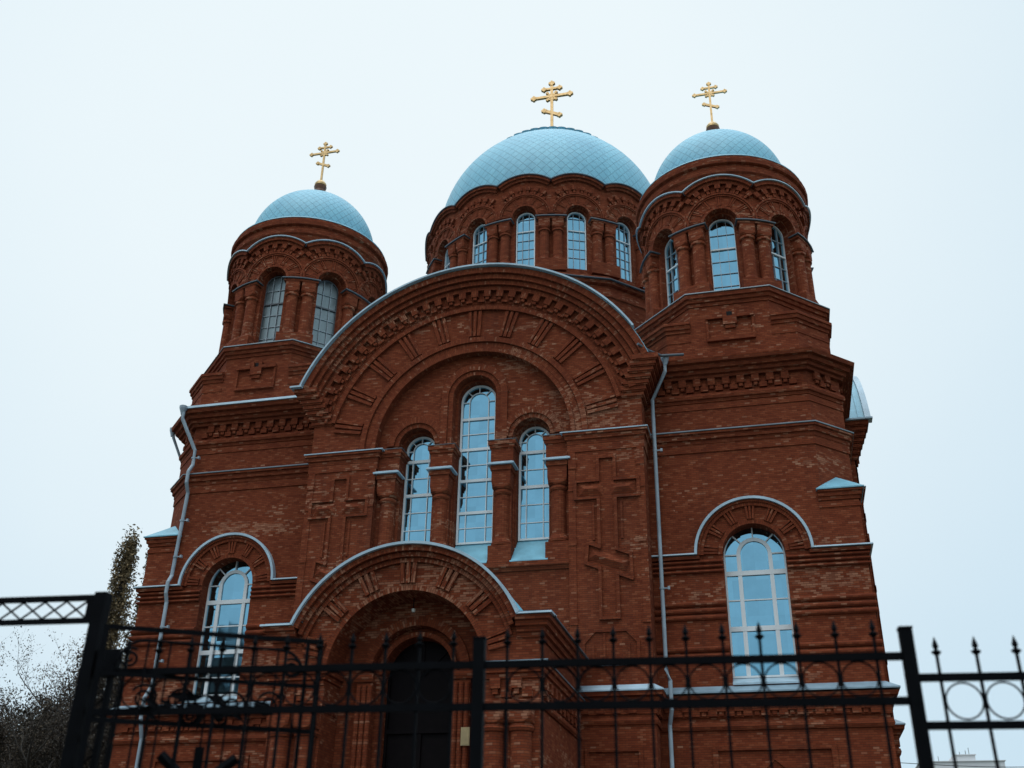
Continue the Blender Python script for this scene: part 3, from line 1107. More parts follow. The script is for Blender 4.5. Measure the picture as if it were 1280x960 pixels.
# ---- tower plinths (octagon on a chamfered square)
def plinth(mirror):
    b = MB(mirror=mirror)
    hs, c = 3.36, 1.10
    sq = []
    for (sx, sy) in ((1, -1), (1, 1), (-1, 1), (-1, -1)):
        if (sx, sy) in ((1, -1), (-1, 1)):
            sq += [(XT + sx * (hs - c), YT + sy * hs), (XT + sx * hs, YT + sy * (hs - c))] if (sx, sy) == (1, -1) else [(XT + sx * (hs - c), YT + sy * hs), (XT + sx * hs, YT + sy * (hs - c))]
        else:
            sq += [(XT + sx * hs, YT + sy * (hs - c)), (XT + sx * (hs - c), YT + sy * hs)]
    b.prism(sq, 19.0, 20.95)
    ap = 3.363
    t = ap * math.tan(PI / 8)
    oc = [(XT + ap / math.cos(PI / 8) * math.cos(PI / 8 + k * PI / 4), YT + ap / math.cos(PI / 8) * math.sin(PI / 8 + k * PI / 4)) for k in range(8)]
    b.prism(oc, 19.0, 22.2)
    b.sweep(oc, [(-.05, 21.72), (.04, 21.72), (.06, 21.84), (.12, 21.86), (.14, 21.98), (.21, 22.0), (.22, 22.16), (-.6, 22.24)], True)
    # corner steps
    for k in range(4):
        a = k * PI / 2
        ca, sa = math.cos(a), math.sin(a)

        def rot(p):
            return (XT + p[0] * ca - p[1] * sa, YT + p[0] * sa + p[1] * ca)
        pth = [rot((hs - 1.95, -hs)), rot((hs - c, -hs)), rot((hs, -hs + c)), rot((hs, -hs + 1.95))]
        b.sweep(pth, [(-.3, 20.70), (.04, 20.70), (.05, 20.82), (.11, 20.84), (.12, 20.97), (.17, 20.99), (.17, 21.1), (-.5, 21.35)])
        b.sweep(pth, [(-.05, 20.30), (.02, 20.30), (.03, 20.42), (-.05, 20.42)])
    # blind panel with a putlog hole on every second face
    for k in range(4):
        a = k * PI / 2
        ca, sa = math.cos(a), math.sin(a)

        def bx(x0, x1, o0, o1, z0, z1):
            q = [(x0, -ap - o1), (x1, -ap - o1), (x1, -ap - o0), (x0, -ap - o0)]
            b.prism([(XT + p[0] * ca - p[1] * sa, YT + p[0] * sa + p[1] * ca) for p in q], z0, z1)
        bx(-.84, -.25, -.02, .14, 21.12, 21.26)
        bx(.25, .84, -.02, .14, 21.12, 21.26)
        bx(-.84, -.76, -.02, .08, 20.3, 21.12)
        bx(.76, .84, -.02, .08, 20.3, 21.12)
        bx(-.84, .84, -.02, .12, 20.22, 20.32)
        bx(-.24, -.10, -.02, .12, 20.86, 21.42)
        bx(.10, .24, -.02, .12, 20.86, 21.42)
        bx(-.10, .10, -.02, .118, 20.86, 21.2)
        bx(-.18, .18, -.02, .07, 20.72, 20.86)
    body = b.build('tower_plinth', BRICK_DRUM, church)
    h = MB(mirror=mirror)
    for k in range(4):
        a = k * PI / 2
        ca, sa = math.cos(a), math.sin(a)
        h.cut()
        q = [(-.10, -ap - .02), (.10, -ap - .02), (.10, -ap + .02), (-.10, -ap + .02)]
        h.prism([(XT + p[0] * ca - p[1] * sa, YT + p[0] * sa + p[1] * ca) for p in q], 21.2, 21.42)
    h.build_parts('putlog_hole', VOID, body)  # solid near-black blocks: shade inside the holes put into the colour
    f = MB(mirror=mirror)
    f.sweep(oc, [(-.7, 22.30), (.25, 22.21), (.26, 22.17), (-.1, 22.17)], True)
    f.build('ledge_flashing', GREYMETAL, body)
    return body


plinth(False)
plinth(True)


# ---- drums
def drum(cx, cy, rad, nb, zb, zcap, zar, hw, ring, d0, d1, hoodr, hoodz, hoodtop_extra, ztop, colr, coldx, glass_args, cornice=None, hoodw=.30, ledge=LEDGE, hoodmetal=FLASH):
    b = MB(wrap=(cx, cy, rad))
    bay = 2 * PI * rad / nb
    half = bay / 2
    hm = MB(wrap=(cx, cy, rad))
    cp = MB(wrap=(cx, cy, rad))
    for k in range(nb):
        uc = k * bay
        us = [uc - half + bay * i / 14 for i in range(15)]
        hole = (uc, hw - .065, zb, zar)
        b.wall(us, lambda u: zb - .6, lambda u: ztop, [hole], 0)
        ah = (uc, hw, zb, zar)
        b.reveal(hole, 0, .5)

        def hood(u):
            return hoodz + math.sqrt(max(0, (hoodr - .02) ** 2 - (u - uc) ** 2))
        b.wall(us, lambda u: zcap, hood, [ah], -.24)
        b.reveal((uc, hw, zcap, zar), -.24, .02, sill=False)
        # underside of the overhanging arcade
        for i in range(14):
            if abs((us[i] + us[i + 1]) / 2 - uc) > hw:
                b.face([(us[i], -.24, zcap), (us[i + 1], -.24, zcap), (us[i + 1], 0, zcap), (us[i], 0, zcap)])
        b.arch(uc, zar, hw + .003, hw + .10, -.275, -.2, 0, PI, 18)
        for g_ in range(7):
            ac = R(9 + 27 * g_)
            for t in (-1, 0, 1):
                b.radial_box(uc, zar, hw + .13, ring - .06, ac + t * R(4.2), .045, -.275, -.2)
        b.arch(uc, zar, ring - .05, ring, -.30, -.2, 0, PI, 20)
        b.arch(uc, zar, ring + .02, ring + .09, -.33, -.2, 0, PI, 20)
        # dentils
        nd = max(7, int(PI * (d0 + d1) / 2 / .36))
        for i in range(nd):
            ac = PI * (i + .5) / nd
            if abs(math.cos(ac)) * d1 < half - .06:
                b.radial_box(uc, zar, (d0 + d1) / 2 - .02, d1, ac, .19, -.37, -.2)
                b.radial_box(uc, zar, d0, (d0 + d1) / 2 - .01, ac, .09, -.34, -.2)
            a2 = PI * (i + 1) / nd
            if i < nd - 1 and abs(math.cos(a2)) * d1 < half - .06:
                b.radial_box(uc, zar, d0, d0 + .1, a2, .15, -.31, -.2)
        amax = math.acos(min(.999, (half - .0) / hoodr))
        b.arch(uc, hoodz, hoodr - hoodw, hoodr - hoodw * .55, -.36, -.2, amax, PI - amax, 18)
        b.arch(uc, hoodz, hoodr - hoodw * .55, hoodr - .02, -.46, -.2, amax, PI - amax, 18)
        hm.arch(uc, hoodz, hoodr - .018, hoodr + .022, -.53, .35 + hoodtop_extra, amax, PI - amax, 18, smooth=True)
        # paired columns between the windows
        uj = uc + half
        b.box(uj - coldx - colr - .12, uj + coldx + colr + .12, -.42, .05, zb - .35, zb + .28, 4)
        cw = coldx + colr + .10
        for sx in (-1, 1):
            ux = uj + sx * coldx
            b.lathe(ux, -.10, [(colr + .06, zb + .27), (colr + .06, zb + .36), (colr + .01, zb + .42), (colr, zb + .48), (colr * .96, zcap - .80), (colr + .05, zcap - .77),
                               (colr + .05, zcap - .68), (colr, zcap - .65)], 14)
            pr = [(colr, zcap - .66)] + [(colr + .14 * math.sin(t * PI / 2), zcap - .65 + .3 * (1 - math.cos(t * PI / 2))) for t in (.25, .5, .75, 1)]
            b.lathe(ux, -.10, pr + [(colr + .16, zcap - .14)], 20, clamp=colr + .035)
        b.box(uj - cw, uj + cw, -.38, .05, zcap - .145, zcap - .05, 4)
        cp.cut()
        cp.box(uj - cw - .06, uj + cw + .06, -.45, .02, zcap - .04, zcap + .004, 4)
    if cornice:
        n = nb * 6
        cyl = [(rad + o, z) for o, z in cornice]
        q = MB()
        q.lathe(cx, cy, cyl, n, smooth=False)
        off = len(b.v)
        b.v += q.v
        b.f += [tuple(i + off for i in fc) for fc in q.f]
        b.uv += q.uv
        b.sm += q.sm
    goff = glass_args.pop('glass_off', .34)
    body = b.build('drum', BRICK_DRUM, church)
    hm.build('hood_flashing', hoodmetal, body)
    cp.build_parts('capital_ledge', ledge, body)
    first = None
    for k in range(nb):
        a = k * 2 * PI / nb
        if first is None:
            first = window('window', **glass_args)
            o = first
        else:
            o = dup(first, church)
        rr = rad - goff
        o.location = (cx + rr * math.sin(a), cy - rr * math.cos(a), 0)
        o.rotation_euler = (0, 0, a)
    return body


def dome_mesh(name, cx, cy, a, c, z0, zbase, ndiam, mate):
    d = MB()
    seg, rg = 96, 28
    lat0 = math.asin(max(-1, min(1, (zbase - z0) / c)))
    lats = [lat0 + (R(88.5) - lat0) * i / rg for i in range(rg + 1)]

    def P(la, i):
        t = 2 * PI * i / seg
        return (cx + a * math.cos(la) * math.sin(t), cy - a * math.cos(la) * math.cos(t), z0 + c * math.sin(la))

    def V(la):
        return ndiam / (2 * PI) * math.log(math.tan(PI / 4 + la / 2)) * 0.85
    for la, lb in zip(lats, lats[1:]):
        for i in range(seg):
            d.face([P(la, i), P(la, i + 1), P(lb, i + 1), P(lb, i)],
                   [(i * ndiam / seg, V(la)), ((i + 1) * ndiam / seg, V(la)), ((i + 1) * ndiam / seg, V(lb)), (i * ndiam / seg, V(lb))], True)
    d.face([P(lats[-1], i) for i in range(seg)])
    return d.build(name, mate, church)


def cross(cx, cy, z0, H, arm, parent, ang):
    """gilded three-bar cross with trefoil ends"""
    b = MB()
    w = H * .0185
    d = w * .8
    b.box(-w, w, -d, d, z0, z0 + H * .96)

    def bar(x0, zz0, x1, zz1, t, ends=True):
        dx, dz = x1 - x0, zz1 - zz0
        l = math.hypot(dx, dz)
        nx, nz_ = -dz / l * t, dx / l * t
        c = [(x0 - nx, zz0 - nz_), (x1 - nx, zz1 - nz_), (x1 + nx, zz1 + nz_), (x0 + nx, zz0 + nz_)]
        e = d * 1.12
        b.face([(p[0], -e, p[1]) for p in c])
        b.face([(p[0], e, p[1]) for p in reversed(c)])
        for i in range(4):
            p, q = c[i], c[(i + 1) % 4]
            b.face([(p[0], -e, p[1]), (q[0], -e, q[1]), (q[0], e, q[1]), (p[0], e, p[1])])
    def knob(x, z, r):
        b.box(x - r, x + r, -d * 1.25, d * 1.25, z - r * .8, z + r * .8)
        for (ox, oz) in ((r, 0), (-r, 0), (0, r * .9), (0, -r * .9)):
            b.box(x + ox - r * .42, x + ox + r * .42, -d * 1.35, d * 1.35, z + oz - r * .42, z + oz + r * .42)
    k = H * .031
    zm = z0 + H * .735
    bar(-arm, zm, arm, zm, w * 1.0)
    knob(-arm, zm, k)
    knob(arm, zm, k)
    zu = z0 + H * .87
    bar(-arm * .43, zu, arm * .43, zu, w * .9)
    knob(-arm * .43, zu, k * .9)
    knob(arm * .43, zu, k * .9)
    knob(0, z0 + H * .965, k)
    zl = z0 + H * .44
    bar(-arm * .40, zl + H * .05, arm * .40, zl - H * .05, w * 1.2)
    knob(-arm * .42, zl + H * .052, k * .9)
    knob(arm * .42, zl - H * .052, k * .9)
    # rays and small curls round the crossing
    for sx in (-1, 1):
        for sz in (-1, 1):
            bar(sx * w, zm + sz * w, sx * arm * .24, zm + sz * H * .06, w * .55)
            knob(sx * arm * .24, zm + sz * H * .06, k * .5)
    bar(-arm * .2, zm - H * .06, arm * .2, zm - H * .06, w * .45)
    o = b.build('cross', GOLD, parent)
    o.location = (cx, cy, 0)
    o.rotation_euler = (0, 0, ang)
    return o


def tower(sx, glass, fmat):
    cx = sx * XT
    ga = dict(hw=.50, zb=22.45, zs=25.42, thick=(24.55,), thin=(25.2, 24.0, 23.45, 22.9), mull=(-.165, .165), tm=.03, tn=.009, frame_mat=fmat, glass=glass, fr=.045, bar_mat=GREYFRAME)
    corn = [(-.1, 26.95), (.12, 27.0), (.30, 27.5), (.32, 27.62), (.40, 27.66), (.42, 27.85), (.36, 27.9), (.36, 28.02), (.48, 28.06), (.50, 28.24), (.42, 28.28), (.42, 28.4), (.10, 28.5), (-.4, 28.55)]
    drum(cx, YT, 3.02, 8, 22.5, 25.40, 25.46, .58, 1.19, 1.30, 1.68, 2.02, 25.42, 0.0, 27.6, .23, .30, ga, corn)
    rim = MB()
    rim.lathe(cx, YT, [(2.6, 28.80), (3.10, 28.66), (3.42, 28.50), (3.44, 28.44), (3.36, 28.42), (3.0, 28.42)], 64)
    dm = dome_mesh('dome', cx, YT, 2.84, 3.0, 28.85, 28.55, 50, DOME)
    rim.build('eaves', ROOF, dm)
    nk = MB()
    nk.lathe(cx, YT, [(.34, 31.80), (.36, 31.95), (.30, 32.0)], 20)
    nk.build('finial_base', GOLD, dm)
    nk = MB()
    nk.lathe(cx, YT, [(.30, 31.98), (.36, 32.10), (.40, 32.18), (.34, 32.26), (.25, 32.34), (.24, 32.5), (.28, 32.62), (.30, 32.7)], 20)
    nk.build('finial_neck', COPPER, dm)
    bl = MB()
    bl.lathe(cx, YT, [(.02, 32.60), (.2, 32.64), (.28, 32.76), (.28, 32.86), (.2, 33.0), (.02, 33.06)], 20)
    bl.build('finial_ball', GOLD, dm)
    cross(cx, YT, 33.0, 2.42, .66, dm, 0)


tower(1, GLASS, FRAME)
tower(-1, GLASS_DULL, DARKFRAME)

# main drum and dome
ga = dict(hw=.45, zb=28.35, zs=31.24, thick=(30.6,), thin=(31.3, 30.1, 29.6, 29.1), mull=(-.15, .15), tm=.025, tn=.010, fr=.05, bar_mat=GREYFRAME, glass_off=.2)
MR = 6.20
XM = 0.2
main_drum = drum(XM, YM, MR, 16, 28.4, 31.08, 31.26, .54, 1.12, 1.22, 1.60, 2.15, 31.33, 0.35, 33.0, .23, .30, ga, None, hoodw=.28, hoodmetal=LEDGE)
q = MB()
q.lathe(XM, YM, [(MR - .3, 20.0), (6.95, 20.0), (6.95, 26.6), (7.0, 26.65), (7.0, 26.9), (6.8, 27.0), (6.75, 27.35), (6.9, 27.4), (6.9, 27.6), (6.75, 27.65), (6.7, 27.9), (6.4, 28.1), (5.9, 28.1)], 16, a0=PI / 16, smooth=False)
q.build('drum_base', BRICK_DRUM, church)
q = MB()
q.lathe(XM, YM, [(6.82, 27.72), (7.02, 27.62), (7.02, 27.58), (6.8, 27.58)], 16, a0=PI / 16, smooth=False)
q.build('base_ledge', LEDGE, church)
dm = dome_mesh('dome', XM, YM, 6.03, 6.1, 33.95, 32.9, 80, DOME)
# scalloped crown skirt near the top
sk = MB()
N = 44


def dome_pt(t, la, off):
    return (XM + (6.03 + off) * math.cos(la) * math.sin(t), YM - (6.03 + off) * math.cos(la) * math.cos(t), 33.95 + (6.1 + off) * math.sin(la))


for k in range(N):
    a0, a1 = 2 * PI * k / N, 2 * PI * (k + 1) / N
    for j in range(6):
        t0, t1 = a0 + (a1 - a0) * j / 6, a0 + (a1 - a0) * (j + 1) / 6
        l0 = R(57.0) - R(3.2) * math.sin(PI * j / 6) ** .6
        l1 = R(57.0) - R(3.2) * abs(math.sin(PI * (j + 1) / 6)) ** .6
        sk.face([dome_pt(t0, R(63), .02), dome_pt(t1, R(63), .02), dome_pt(t1, R(58), .10), dome_pt(t0, R(58), .10)], smooth=True)
        sk.face([dome_pt(t0, R(58), .10), dome_pt(t1, R(58), .10), dome_pt(t1, l1, .15), dome_pt(t0, l0, .15)], smooth=True)
        sk.face([dome_pt(t0, l0, .15), dome_pt(t1, l1, .15), dome_pt(t1, l1, -.02), dome_pt(t0, l0, -.02)])
sk.build('scalloped_skirt', ROOF, dm)
nk = MB()
nk.lathe(XM, YM, [(.5, 40.0), (.55, 40.2), (.4, 40.4), (.35, 40.8), (.5, 41.0), (.45, 41.3), (.2, 41.5)], 20)
nk.build('finial_neck', GOLD, dm)
cross(XM, YM, 41.3, 4.25, 1.06, dm, 0)

# body of the church behind the towers
b = MB()
b.box(-13.0, 13.0, 18.5, 26.0, 0, 19.5)
b.box(-7.0, 7.0, 6.4, 20.0, 0, 20.1)
b.build('nave', BRICK, church)
b = MB()
b.box(-13.1, 13.1, 18.4, 26.1, 19.5, 19.62)
b.build('roof', ROOF, church)

# ---- portal porch
PY = -5.5


def portal():
    b = MB()
    hw = 3.7
    op, cz = 2.2, 7.65
    us = [-hw + 2 * hw * i / 40 for i in range(41)]

    def zh(u):
        return max(8.95, cz + math.sqrt(max(0, 3.36 ** 2 - u * u)))
    hole = (0, op, -.5, cz)
    b.wall(us, lambda u: 0, zh, [hole], PY)
    b.reveal(hole, PY, PY + 1.05, sill=False)
    for sx in (-1, 1):
        b.face([(sx * hw, PY, 0), (sx * hw, .1, 0), (sx * hw, .1, 8.95), (sx * hw, PY, 8.95)])
    # inner wall with the doorway
    dh = (0, 1.28, -.5, 7.85)
    b.wall([x * .62 for x in us], lambda u: 0, lambda u: 9.95, [dh], PY + 1.05)
    b.reveal(dh, PY + 1.05, PY + 1.3, sill=False)
    dh2 = (0, 1.0, -.5, 7.87)
    b.wall([x * .45 for x in us], lambda u: 0, lambda u: 9.6, [dh2], PY + 1.3)
    b.reveal(dh2, PY + 1.3, PY + 1.75, sill=False)
    b.arch(0, 7.85, 1.29, 1.55, PY + .98, PY + 1.1, 0, PI, 28)
    b.arch(0, 7.87, 1.01, 1.14, PY + 1.2, PY + 1.35, 0, PI, 28)
    for sx in (-1, 1):
        b.box(*sorted((sx * 1.15, sx * 1.62)), PY + .86, PY + 1.1, 0, 7.6)
        for i in range(3):
            x = sx * (1.22 + .16 * i)
            b.lathe(x, PY + .84, [(.07, 0.5), (.07, 7.5)], 10)
        b.sweep([(sx * 1.62, PY + 1.0), (sx * 1.62, PY + .86), (sx * 1.12, PY + .86)][::sx and (1 if sx < 0 else -1)], [(-.02, 7.6), (.05, 7.6), (.1, 7.7), (.1, 7.8), (-.02, 7.84)])
    # arch bands
    b.arch(0, cz, op + .003, op + .14, PY - .03, PY + .2, 0, PI, 40)
    b.arch(0, cz, 2.98, 3.10, PY - .10, PY + .1, R(16), PI - R(16), 40)
    b.arch(0, cz, 3.11, 3.24, PY - .20, PY + .1, R(20), PI - R(20), 40)
    b.arch(0, cz, 3.25, 3.40, PY - .32, PY + .1, R(22), PI - R(22), 40)
    for k in range(7):
        ac = R(16 + 24.66 * k)
        for t in (-1, 0, 1):
            b.radial_box(0, cz, op + .2, 2.97, ac + t * R(3.6), .115, PY - .085, PY + .02)
    # eaves cornice returning along the sides
    for sx in (-1, 1):
        if sx > 0:
            p1 = [(3.1, PY), (hw, PY), (hw, 0.05)]
            p2 = [(2.26, PY + 1.0), (2.26, PY), (hw, PY), (hw, 0.05)]
        else:
            p1 = [(-hw, .05), (-hw, PY), (-3.1, PY)]
            p2 = [(-hw, .05), (-hw, PY), (-2.26, PY), (-2.26, PY + 1.0)]
        b.sweep(p1, [(-.05, 8.42), (.05, 8.42), (.07, 8.53), (.14, 8.55), (.16, 8.66), (.24, 8.68), (.26, 8.8), (.33, 8.82), (.34, 8.94), (-.05, 8.96)])
        b.sweep(p2, [(-.05, 7.38), (.05, 7.38), (.06, 7.5), (.12, 7.52), (.13, 7.64), (.19, 7.66), (.2, 7.76), (-.05, 7.80)])
        b.dents(p2[1:] if sx > 0 else p2[:-1], .27, .56, 0, .14, 7.12, 7.38, margin=.05)
        b.dents(p2[1:] if sx > 0 else p2[:-1], .14, .56, 0, .11, 6.98, 7.12, phase=.12, margin=.05)
        b.dents(p2[1:] if sx > 0 else p2[:-1], .27, .56, 0, .08, 6.9, 7.1, phase=.5, margin=.05)
        b.sweep(p2, [(-.05, 6.66), (.05, 6.66), (.1, 6.72), (.1, 6.82), (-.05, 6.88)])
    body = b.build('portal', BRICK, church)
    for x in (-3.25, -2.54, 2.54, 3.25):
        c = MB()
        c.lathe(x, PY - .06, [(.36, 1.0), (.36, 1.25), (.30, 1.4), (.27, 1.45), (.27, 6.02), (.31, 6.05), (.34, 6.12), (.31, 6.19), (.28, 6.22)], 18)
        pr = [(.28, 6.20)] + [(.28 + .18 * math.sin(t * PI / 2), 6.22 + .34 * (1 - math.cos(t * PI / 2))) for t in (.2, .4, .6, .8, 1)]
        c.lathe(x, PY - .06, pr + [(.48, 6.66)], 24, clamp=.33)
        c.lathe(x, PY - .06, [(.5, .0), (.5, 1.0), (.01, 1.0)], 16, clamp=.38)
        c.build('column', BRICK, body)
    f = MB()
    f.cut()
    a = math.asin((8.98 - cz) / 3.45)
    f.arch(0, cz, 3.405, 3.48, PY - .42, PY - .05, a, PI - a, 44, smooth=True)
    f.sweep([(3.14, PY), (hw + .40, PY)], [(-.3, 9.03), (.40, 9.0), (.41, 8.95), (-.1, 8.95)])
    f.sweep([(-hw - .40, PY), (-3.14, PY)], [(-.3, 9.03), (.40, 9.0), (.41, 8.95), (-.1, 8.95)])
    f.cut()
    f.sweep([(2.26, PY), (hw + .22, PY)], [(-.02, 7.86), (.24, 7.80), (.24, 7.765), (-.02, 7.765)])
    f.cut()
    f.sweep([(-hw - .22, PY), (-2.26, PY)], [(-.02, 7.86), (.24, 7.80), (.24, 7.765), (-.02, 7.765)])
    f.build_parts('flashing', FLASH, body)
    f = MB()
    for sx in (-1, 1):
        for (z0, z1, o) in ((8.95, 9.02, .40), (7.765, 7.84, .23)):
            f.cut()
            pth = [(hw, PY + .02), (hw, .05)] if sx > 0 else [(-hw, .05), (-hw, PY + .02)]
            f.sweep(pth, [(-.05, z1), (o, z1 - .03), (o, z0), (-.05, z0)])
    f.build_parts('side_flashing', LEDGE, body)
    rf = MB()
    a = math.asin((9.0 - cz) / 3.42)
    rf.arch(0, cz, 3.30, 3.42, PY - .05, .1, a, PI - a, 40, smooth=True)
    for k in range(6):
        rf.arch(0, cz, 3.42, 3.445, PY + .2 + k * .9, PY + .23 + k * .9, a, PI - a, 40)
    for sx in (-1, 1):
        rf.face([(sx * 2.9, PY - .3, 9.05), (sx * 4.0, PY - .3, 9.035), (sx * 4.0, .1, 9.035), (sx * 2.9, .1, 9.05)])
    rf.build('roof', ROOF, body)
    d = MB()
    ydo = PY + 1.7
    pts = [(-1.0, ydo, 0), (1.0, ydo, 0)] + [(1.0 * math.cos(PI * k / 20), ydo, 7.87 + 1.0 * math.sin(PI * k / 20)) for k in range(21)]
    d.face(pts)
    d.box(-1.0, 1.0, ydo - .08, ydo, 6.35, 6.47)
    d.box(-.05, .05, ydo - .06, ydo, 0.1, 6.35)
    for sx in (-1, 1):
        for (za, zb_) in ((.3, 2.6), (2.9, 4.6), (4.9, 6.2)):
            d.box(*sorted((sx * .16, sx * .86)), ydo - .04, ydo, za, zb_)
        d.box(*sorted((sx * .93, sx * .998)), ydo - .09, ydo, 0, 7.87)
    for a in (PI / 4, PI / 2, 3 * PI / 4):
        d.radial_box(0, 7.87, .05, .97, a, .05, ydo - .05, ydo)
    d.build('door', DOORWOOD, body)


portal()

# ---- downpipes
def pipe(pts, r, hopper=None, brackets=(), material=None):
    b = MB()
    b.tube(pts, r, 10)
    if hopper:
        x, y, z = hopper
        b.lathe(x, y, [(r, z - .35), (r * 1.1, z - .3), (r * 2.2, z - .1), (r * 2.3, z), (r * .5, z + .01)], 10)
    o = b.build('downpipe', material or PIPE, church)
    for (x, y, z) in brackets:
        k = MB()
        k.lathe(x, y, [(r, z - .03), (r + .02, z - .03), (r + .02, z + .03), (r, z + .03)], 10)
        k.box(x + r, x + r + .16, y - .02, y + .02, z - .018, z + .018)
        k.box(x + r + .12, x + r + .19, y - .05, y + .05, z - .05, z + .05)
        k.build('bracket', PIPE, o)
    return o


pipe([(6.85, .42, 19.42), (6.82, .42, 19.0), (6.30, .78, 18.1), (6.30, .80, 12.8), (6.30, .80, 9.1), (6.30, .78, 8.85), (6.42, .62, 8.45), (6.42, .62, 7.6),
      (6.32, .85, 7.2), (6.32, .85, .3)], .065, hopper=(6.85, .42, 19.6), brackets=((6.3, .8, 16.2), (6.3, .8, 11.4)))
pipe([(6.05, -.75, 19.55), (6.35, -.3, 19.5), (6.75, .2, 19.52), (7.5, .46, 19.62)], .05, material=LEDGE)
pipe([(-11.82, .42, 19.5), (-11.80, .42, 19.0), (-11.30, .86, 17.8), (-11.30, .86, 17.2), (-11.36, .74, 16.9), (-11.36, .74, 16.45), (-11.36, .95, 16.1), (-11.45, .96, 12.9), (-11.45, .78, 12.6), (-11.45, .78, 12.2),
      (-11.45, .92, 11.9), (-11.45, .92, 9.0), (-11.5, .65, 8.5), (-11.5, .65, 7.8), (-11.5, .9, 7.2), (-11.5, .92, .3)], .068, hopper=(-11.85, .42, 19.55),
     brackets=((-11.40, .95, 15.0), (-11.42, .95, 13.6), (-11.45, .93, 11.0), (-11.45, .93, 9.8), (-11.32, .88, 17.5)))
pipe([(-13.25, 2.1, 19.45), (-13.2, 2.15, 19.1), (-12.82, 2.6, 18.0), (-12.82, 2.6, .3)], .06, hopper=(-13.25, 2.1, 19.5))
pipe([(13.0, 7.15, 19.2), (12.95, 7.2, 18.6), (12.85, 7.2, .3)], .065)

# plaque and lamp of the porch
q = MB()
q.box(-.12, .12, -.02, .02, -.23, .23)
q.box(-.10, .10, -.026, -.019, -.21, .21)
o = q.build('plaque', BRASS)
o.location = (1.56, PY + .752, 6.1)
tag(o, 'small brass-coloured plaque fixed to the brick jamb right of the dark church door', 'plaque')
lamp = tag(empty('porch_lamp', (0, PY + .55, 9.55)), 'small white lamp hanging under the porch vault above the dark door', 'lamp')
q = MB()
q.lathe(0, 0, [(.01, -.05), (.045, -.06), (.055, -.10), (.045, -.15), (.01, -.16)], 14)
q.build('lamp_shade', LAMPWHITE, lamp)
q = MB()
q.tube([(0, 0, .24), (0, 0, -.06)], .015, 6)
q.build('stem', IRON, lamp)

# ------------------------------------------------------------------ fence
DIR = Vector((.99693, .07832, 0)).normalized()
NRM = Vector((DIR.y, -DIR.x, 0))
M0 = Vector((7.724, -25.511, 0))


def fp(u, z, o=0.0):
    p = M0 + DIR * u + NRM * o
    return (p.x, p.y, z)


fence = tag(empty('iron_fence', (7.724, -25.511, 0)), 'black wrought iron fence with ring frieze and spear tipped pickets before the church', 'fence')


def fpart(mb, name, parent=None, mt=IRON):
    o = mb.build(name, mt)
    o.parent = parent or fence
    if (parent or fence) is fence:
        o.location = (-7.724, 25.511, 0)
    return o


def fbar(mb, u0, u1, z0, z1, o0=-.012, o1=.012):
    q = [fp(u0, 0, o1), fp(u1, 0, o1), fp(u1, 0, o0), fp(u0, 0, o0)]
    mb.prism([(p[0], p[1]) for p in q], z0, z1)


for u, zt in ((0, 3.31), (2.63, 3.31), (5.27, 3.15)):
    mb = MB()
    fbar(mb, u - .037, u + .037, 0, zt, -.037, .037)
    fbar(mb, u - .041, u + .041, zt, zt + .012, -.041, .041)
    fpart(mb, 'post')
SECT = [(-2.60, -.037, 3.15, 2.888, 3.37), (.037, 2.593, 3.15, 2.888, 3.37), (2.667, 5.23, 3.02, 2.745, 3.25)]
starts = [-2.435, .18, 2.79]
for (ua, ub, z1, z0, zt), st in zip(SECT, starts):
    for z, t in ((z1, .022), (z0, .022), (.35, .022)):
        mb = MB()
        fbar(mb, ua, ub, z - t, z + t, -.018, .018)
        fpart(mb, 'rail')
    us_ = []
    u = st
    while u < ub - .05:
        us_.append(u)
        u += .2262
    for u in us_:
        mb = MB()
        fbar(mb, u - .0085, u + .0085, .12, zt - .085, -.0085, .0085)
        pk = fpart(mb, 'picket')
        mb = MB()
        p = fp(u, 0)
        mb.lathe(p[0], p[1], [(.012, zt - .10), (.026, zt - .088), (.030, zt - .078), (.014, zt - .070), (.010, zt - .062), (.019, zt - .048), (.015, zt - .03), (.001, zt + .012)], 8)
        fpart(mb, 'finial', pk)
    zc_ = (z1 + z0) / 2
    rr = min((z1 - z0) / 2 - .022, .104)
    for a, b_ in zip(us_, us_[1:]):
        mb = MB()
        uc = (a + b_) / 2
        mb.tube([fp(uc + rr * math.cos(t * PI / 16), zc_ + rr * math.sin(t * PI / 16)) for t in range(32)], .006, 6, closed=True)
        fpart(mb, 'ring')

# gateway with latticed lintel
gate_p = Vector((5.045, -25.722, 0))
gw = tag(empty('gateway', gate_p), 'tall black latticed gateway post with a criss-cross lintel leading out to the left', 'gateway')
UL = (gate_p - M0).dot(DIR)
ULT = UL - 3.4


def gpart(mb, name):
    o = mb.build(name, IRON, gw)
    o.location = -gate_p
    return o


for u, w in ((UL - .010, .044), (ULT, .044)):
    mb = MB()
    fbar(mb, u - w, u + w, 0, 3.70, -w, w)
    gpart(mb, 'post')
mb = MB()
for sgn in (1,):
    u = UL + .16
    fbar(mb, u - .018, u + .018, 0, 3.12, -.018, .018)
    for k in range(16):
        z = .2 + k * .18
        mb.tube([fp(UL + .05, z), fp(UL + .15, z + .09), fp(UL + .05, z + .18)], .009, 6)
    fbar(mb, UL + .05, UL + .20, 3.12, 3.30, -.03, .03)
gpart(mb, 'lattice')
mb = MB()
fbar(mb, ULT + .05, UL - .07, 3.652, 3.690, -.016, .016)
gpart(mb, 'top_chord')
mb = MB()
fbar(mb, ULT + .05, UL - .07, 3.492, 3.528, -.016, .016)
gpart(mb, 'bottom_chord')
mb = MB()
fbar(mb, UL - .115, UL - .072, 3.53, 3.65, -.015, .015)
u = UL - .115
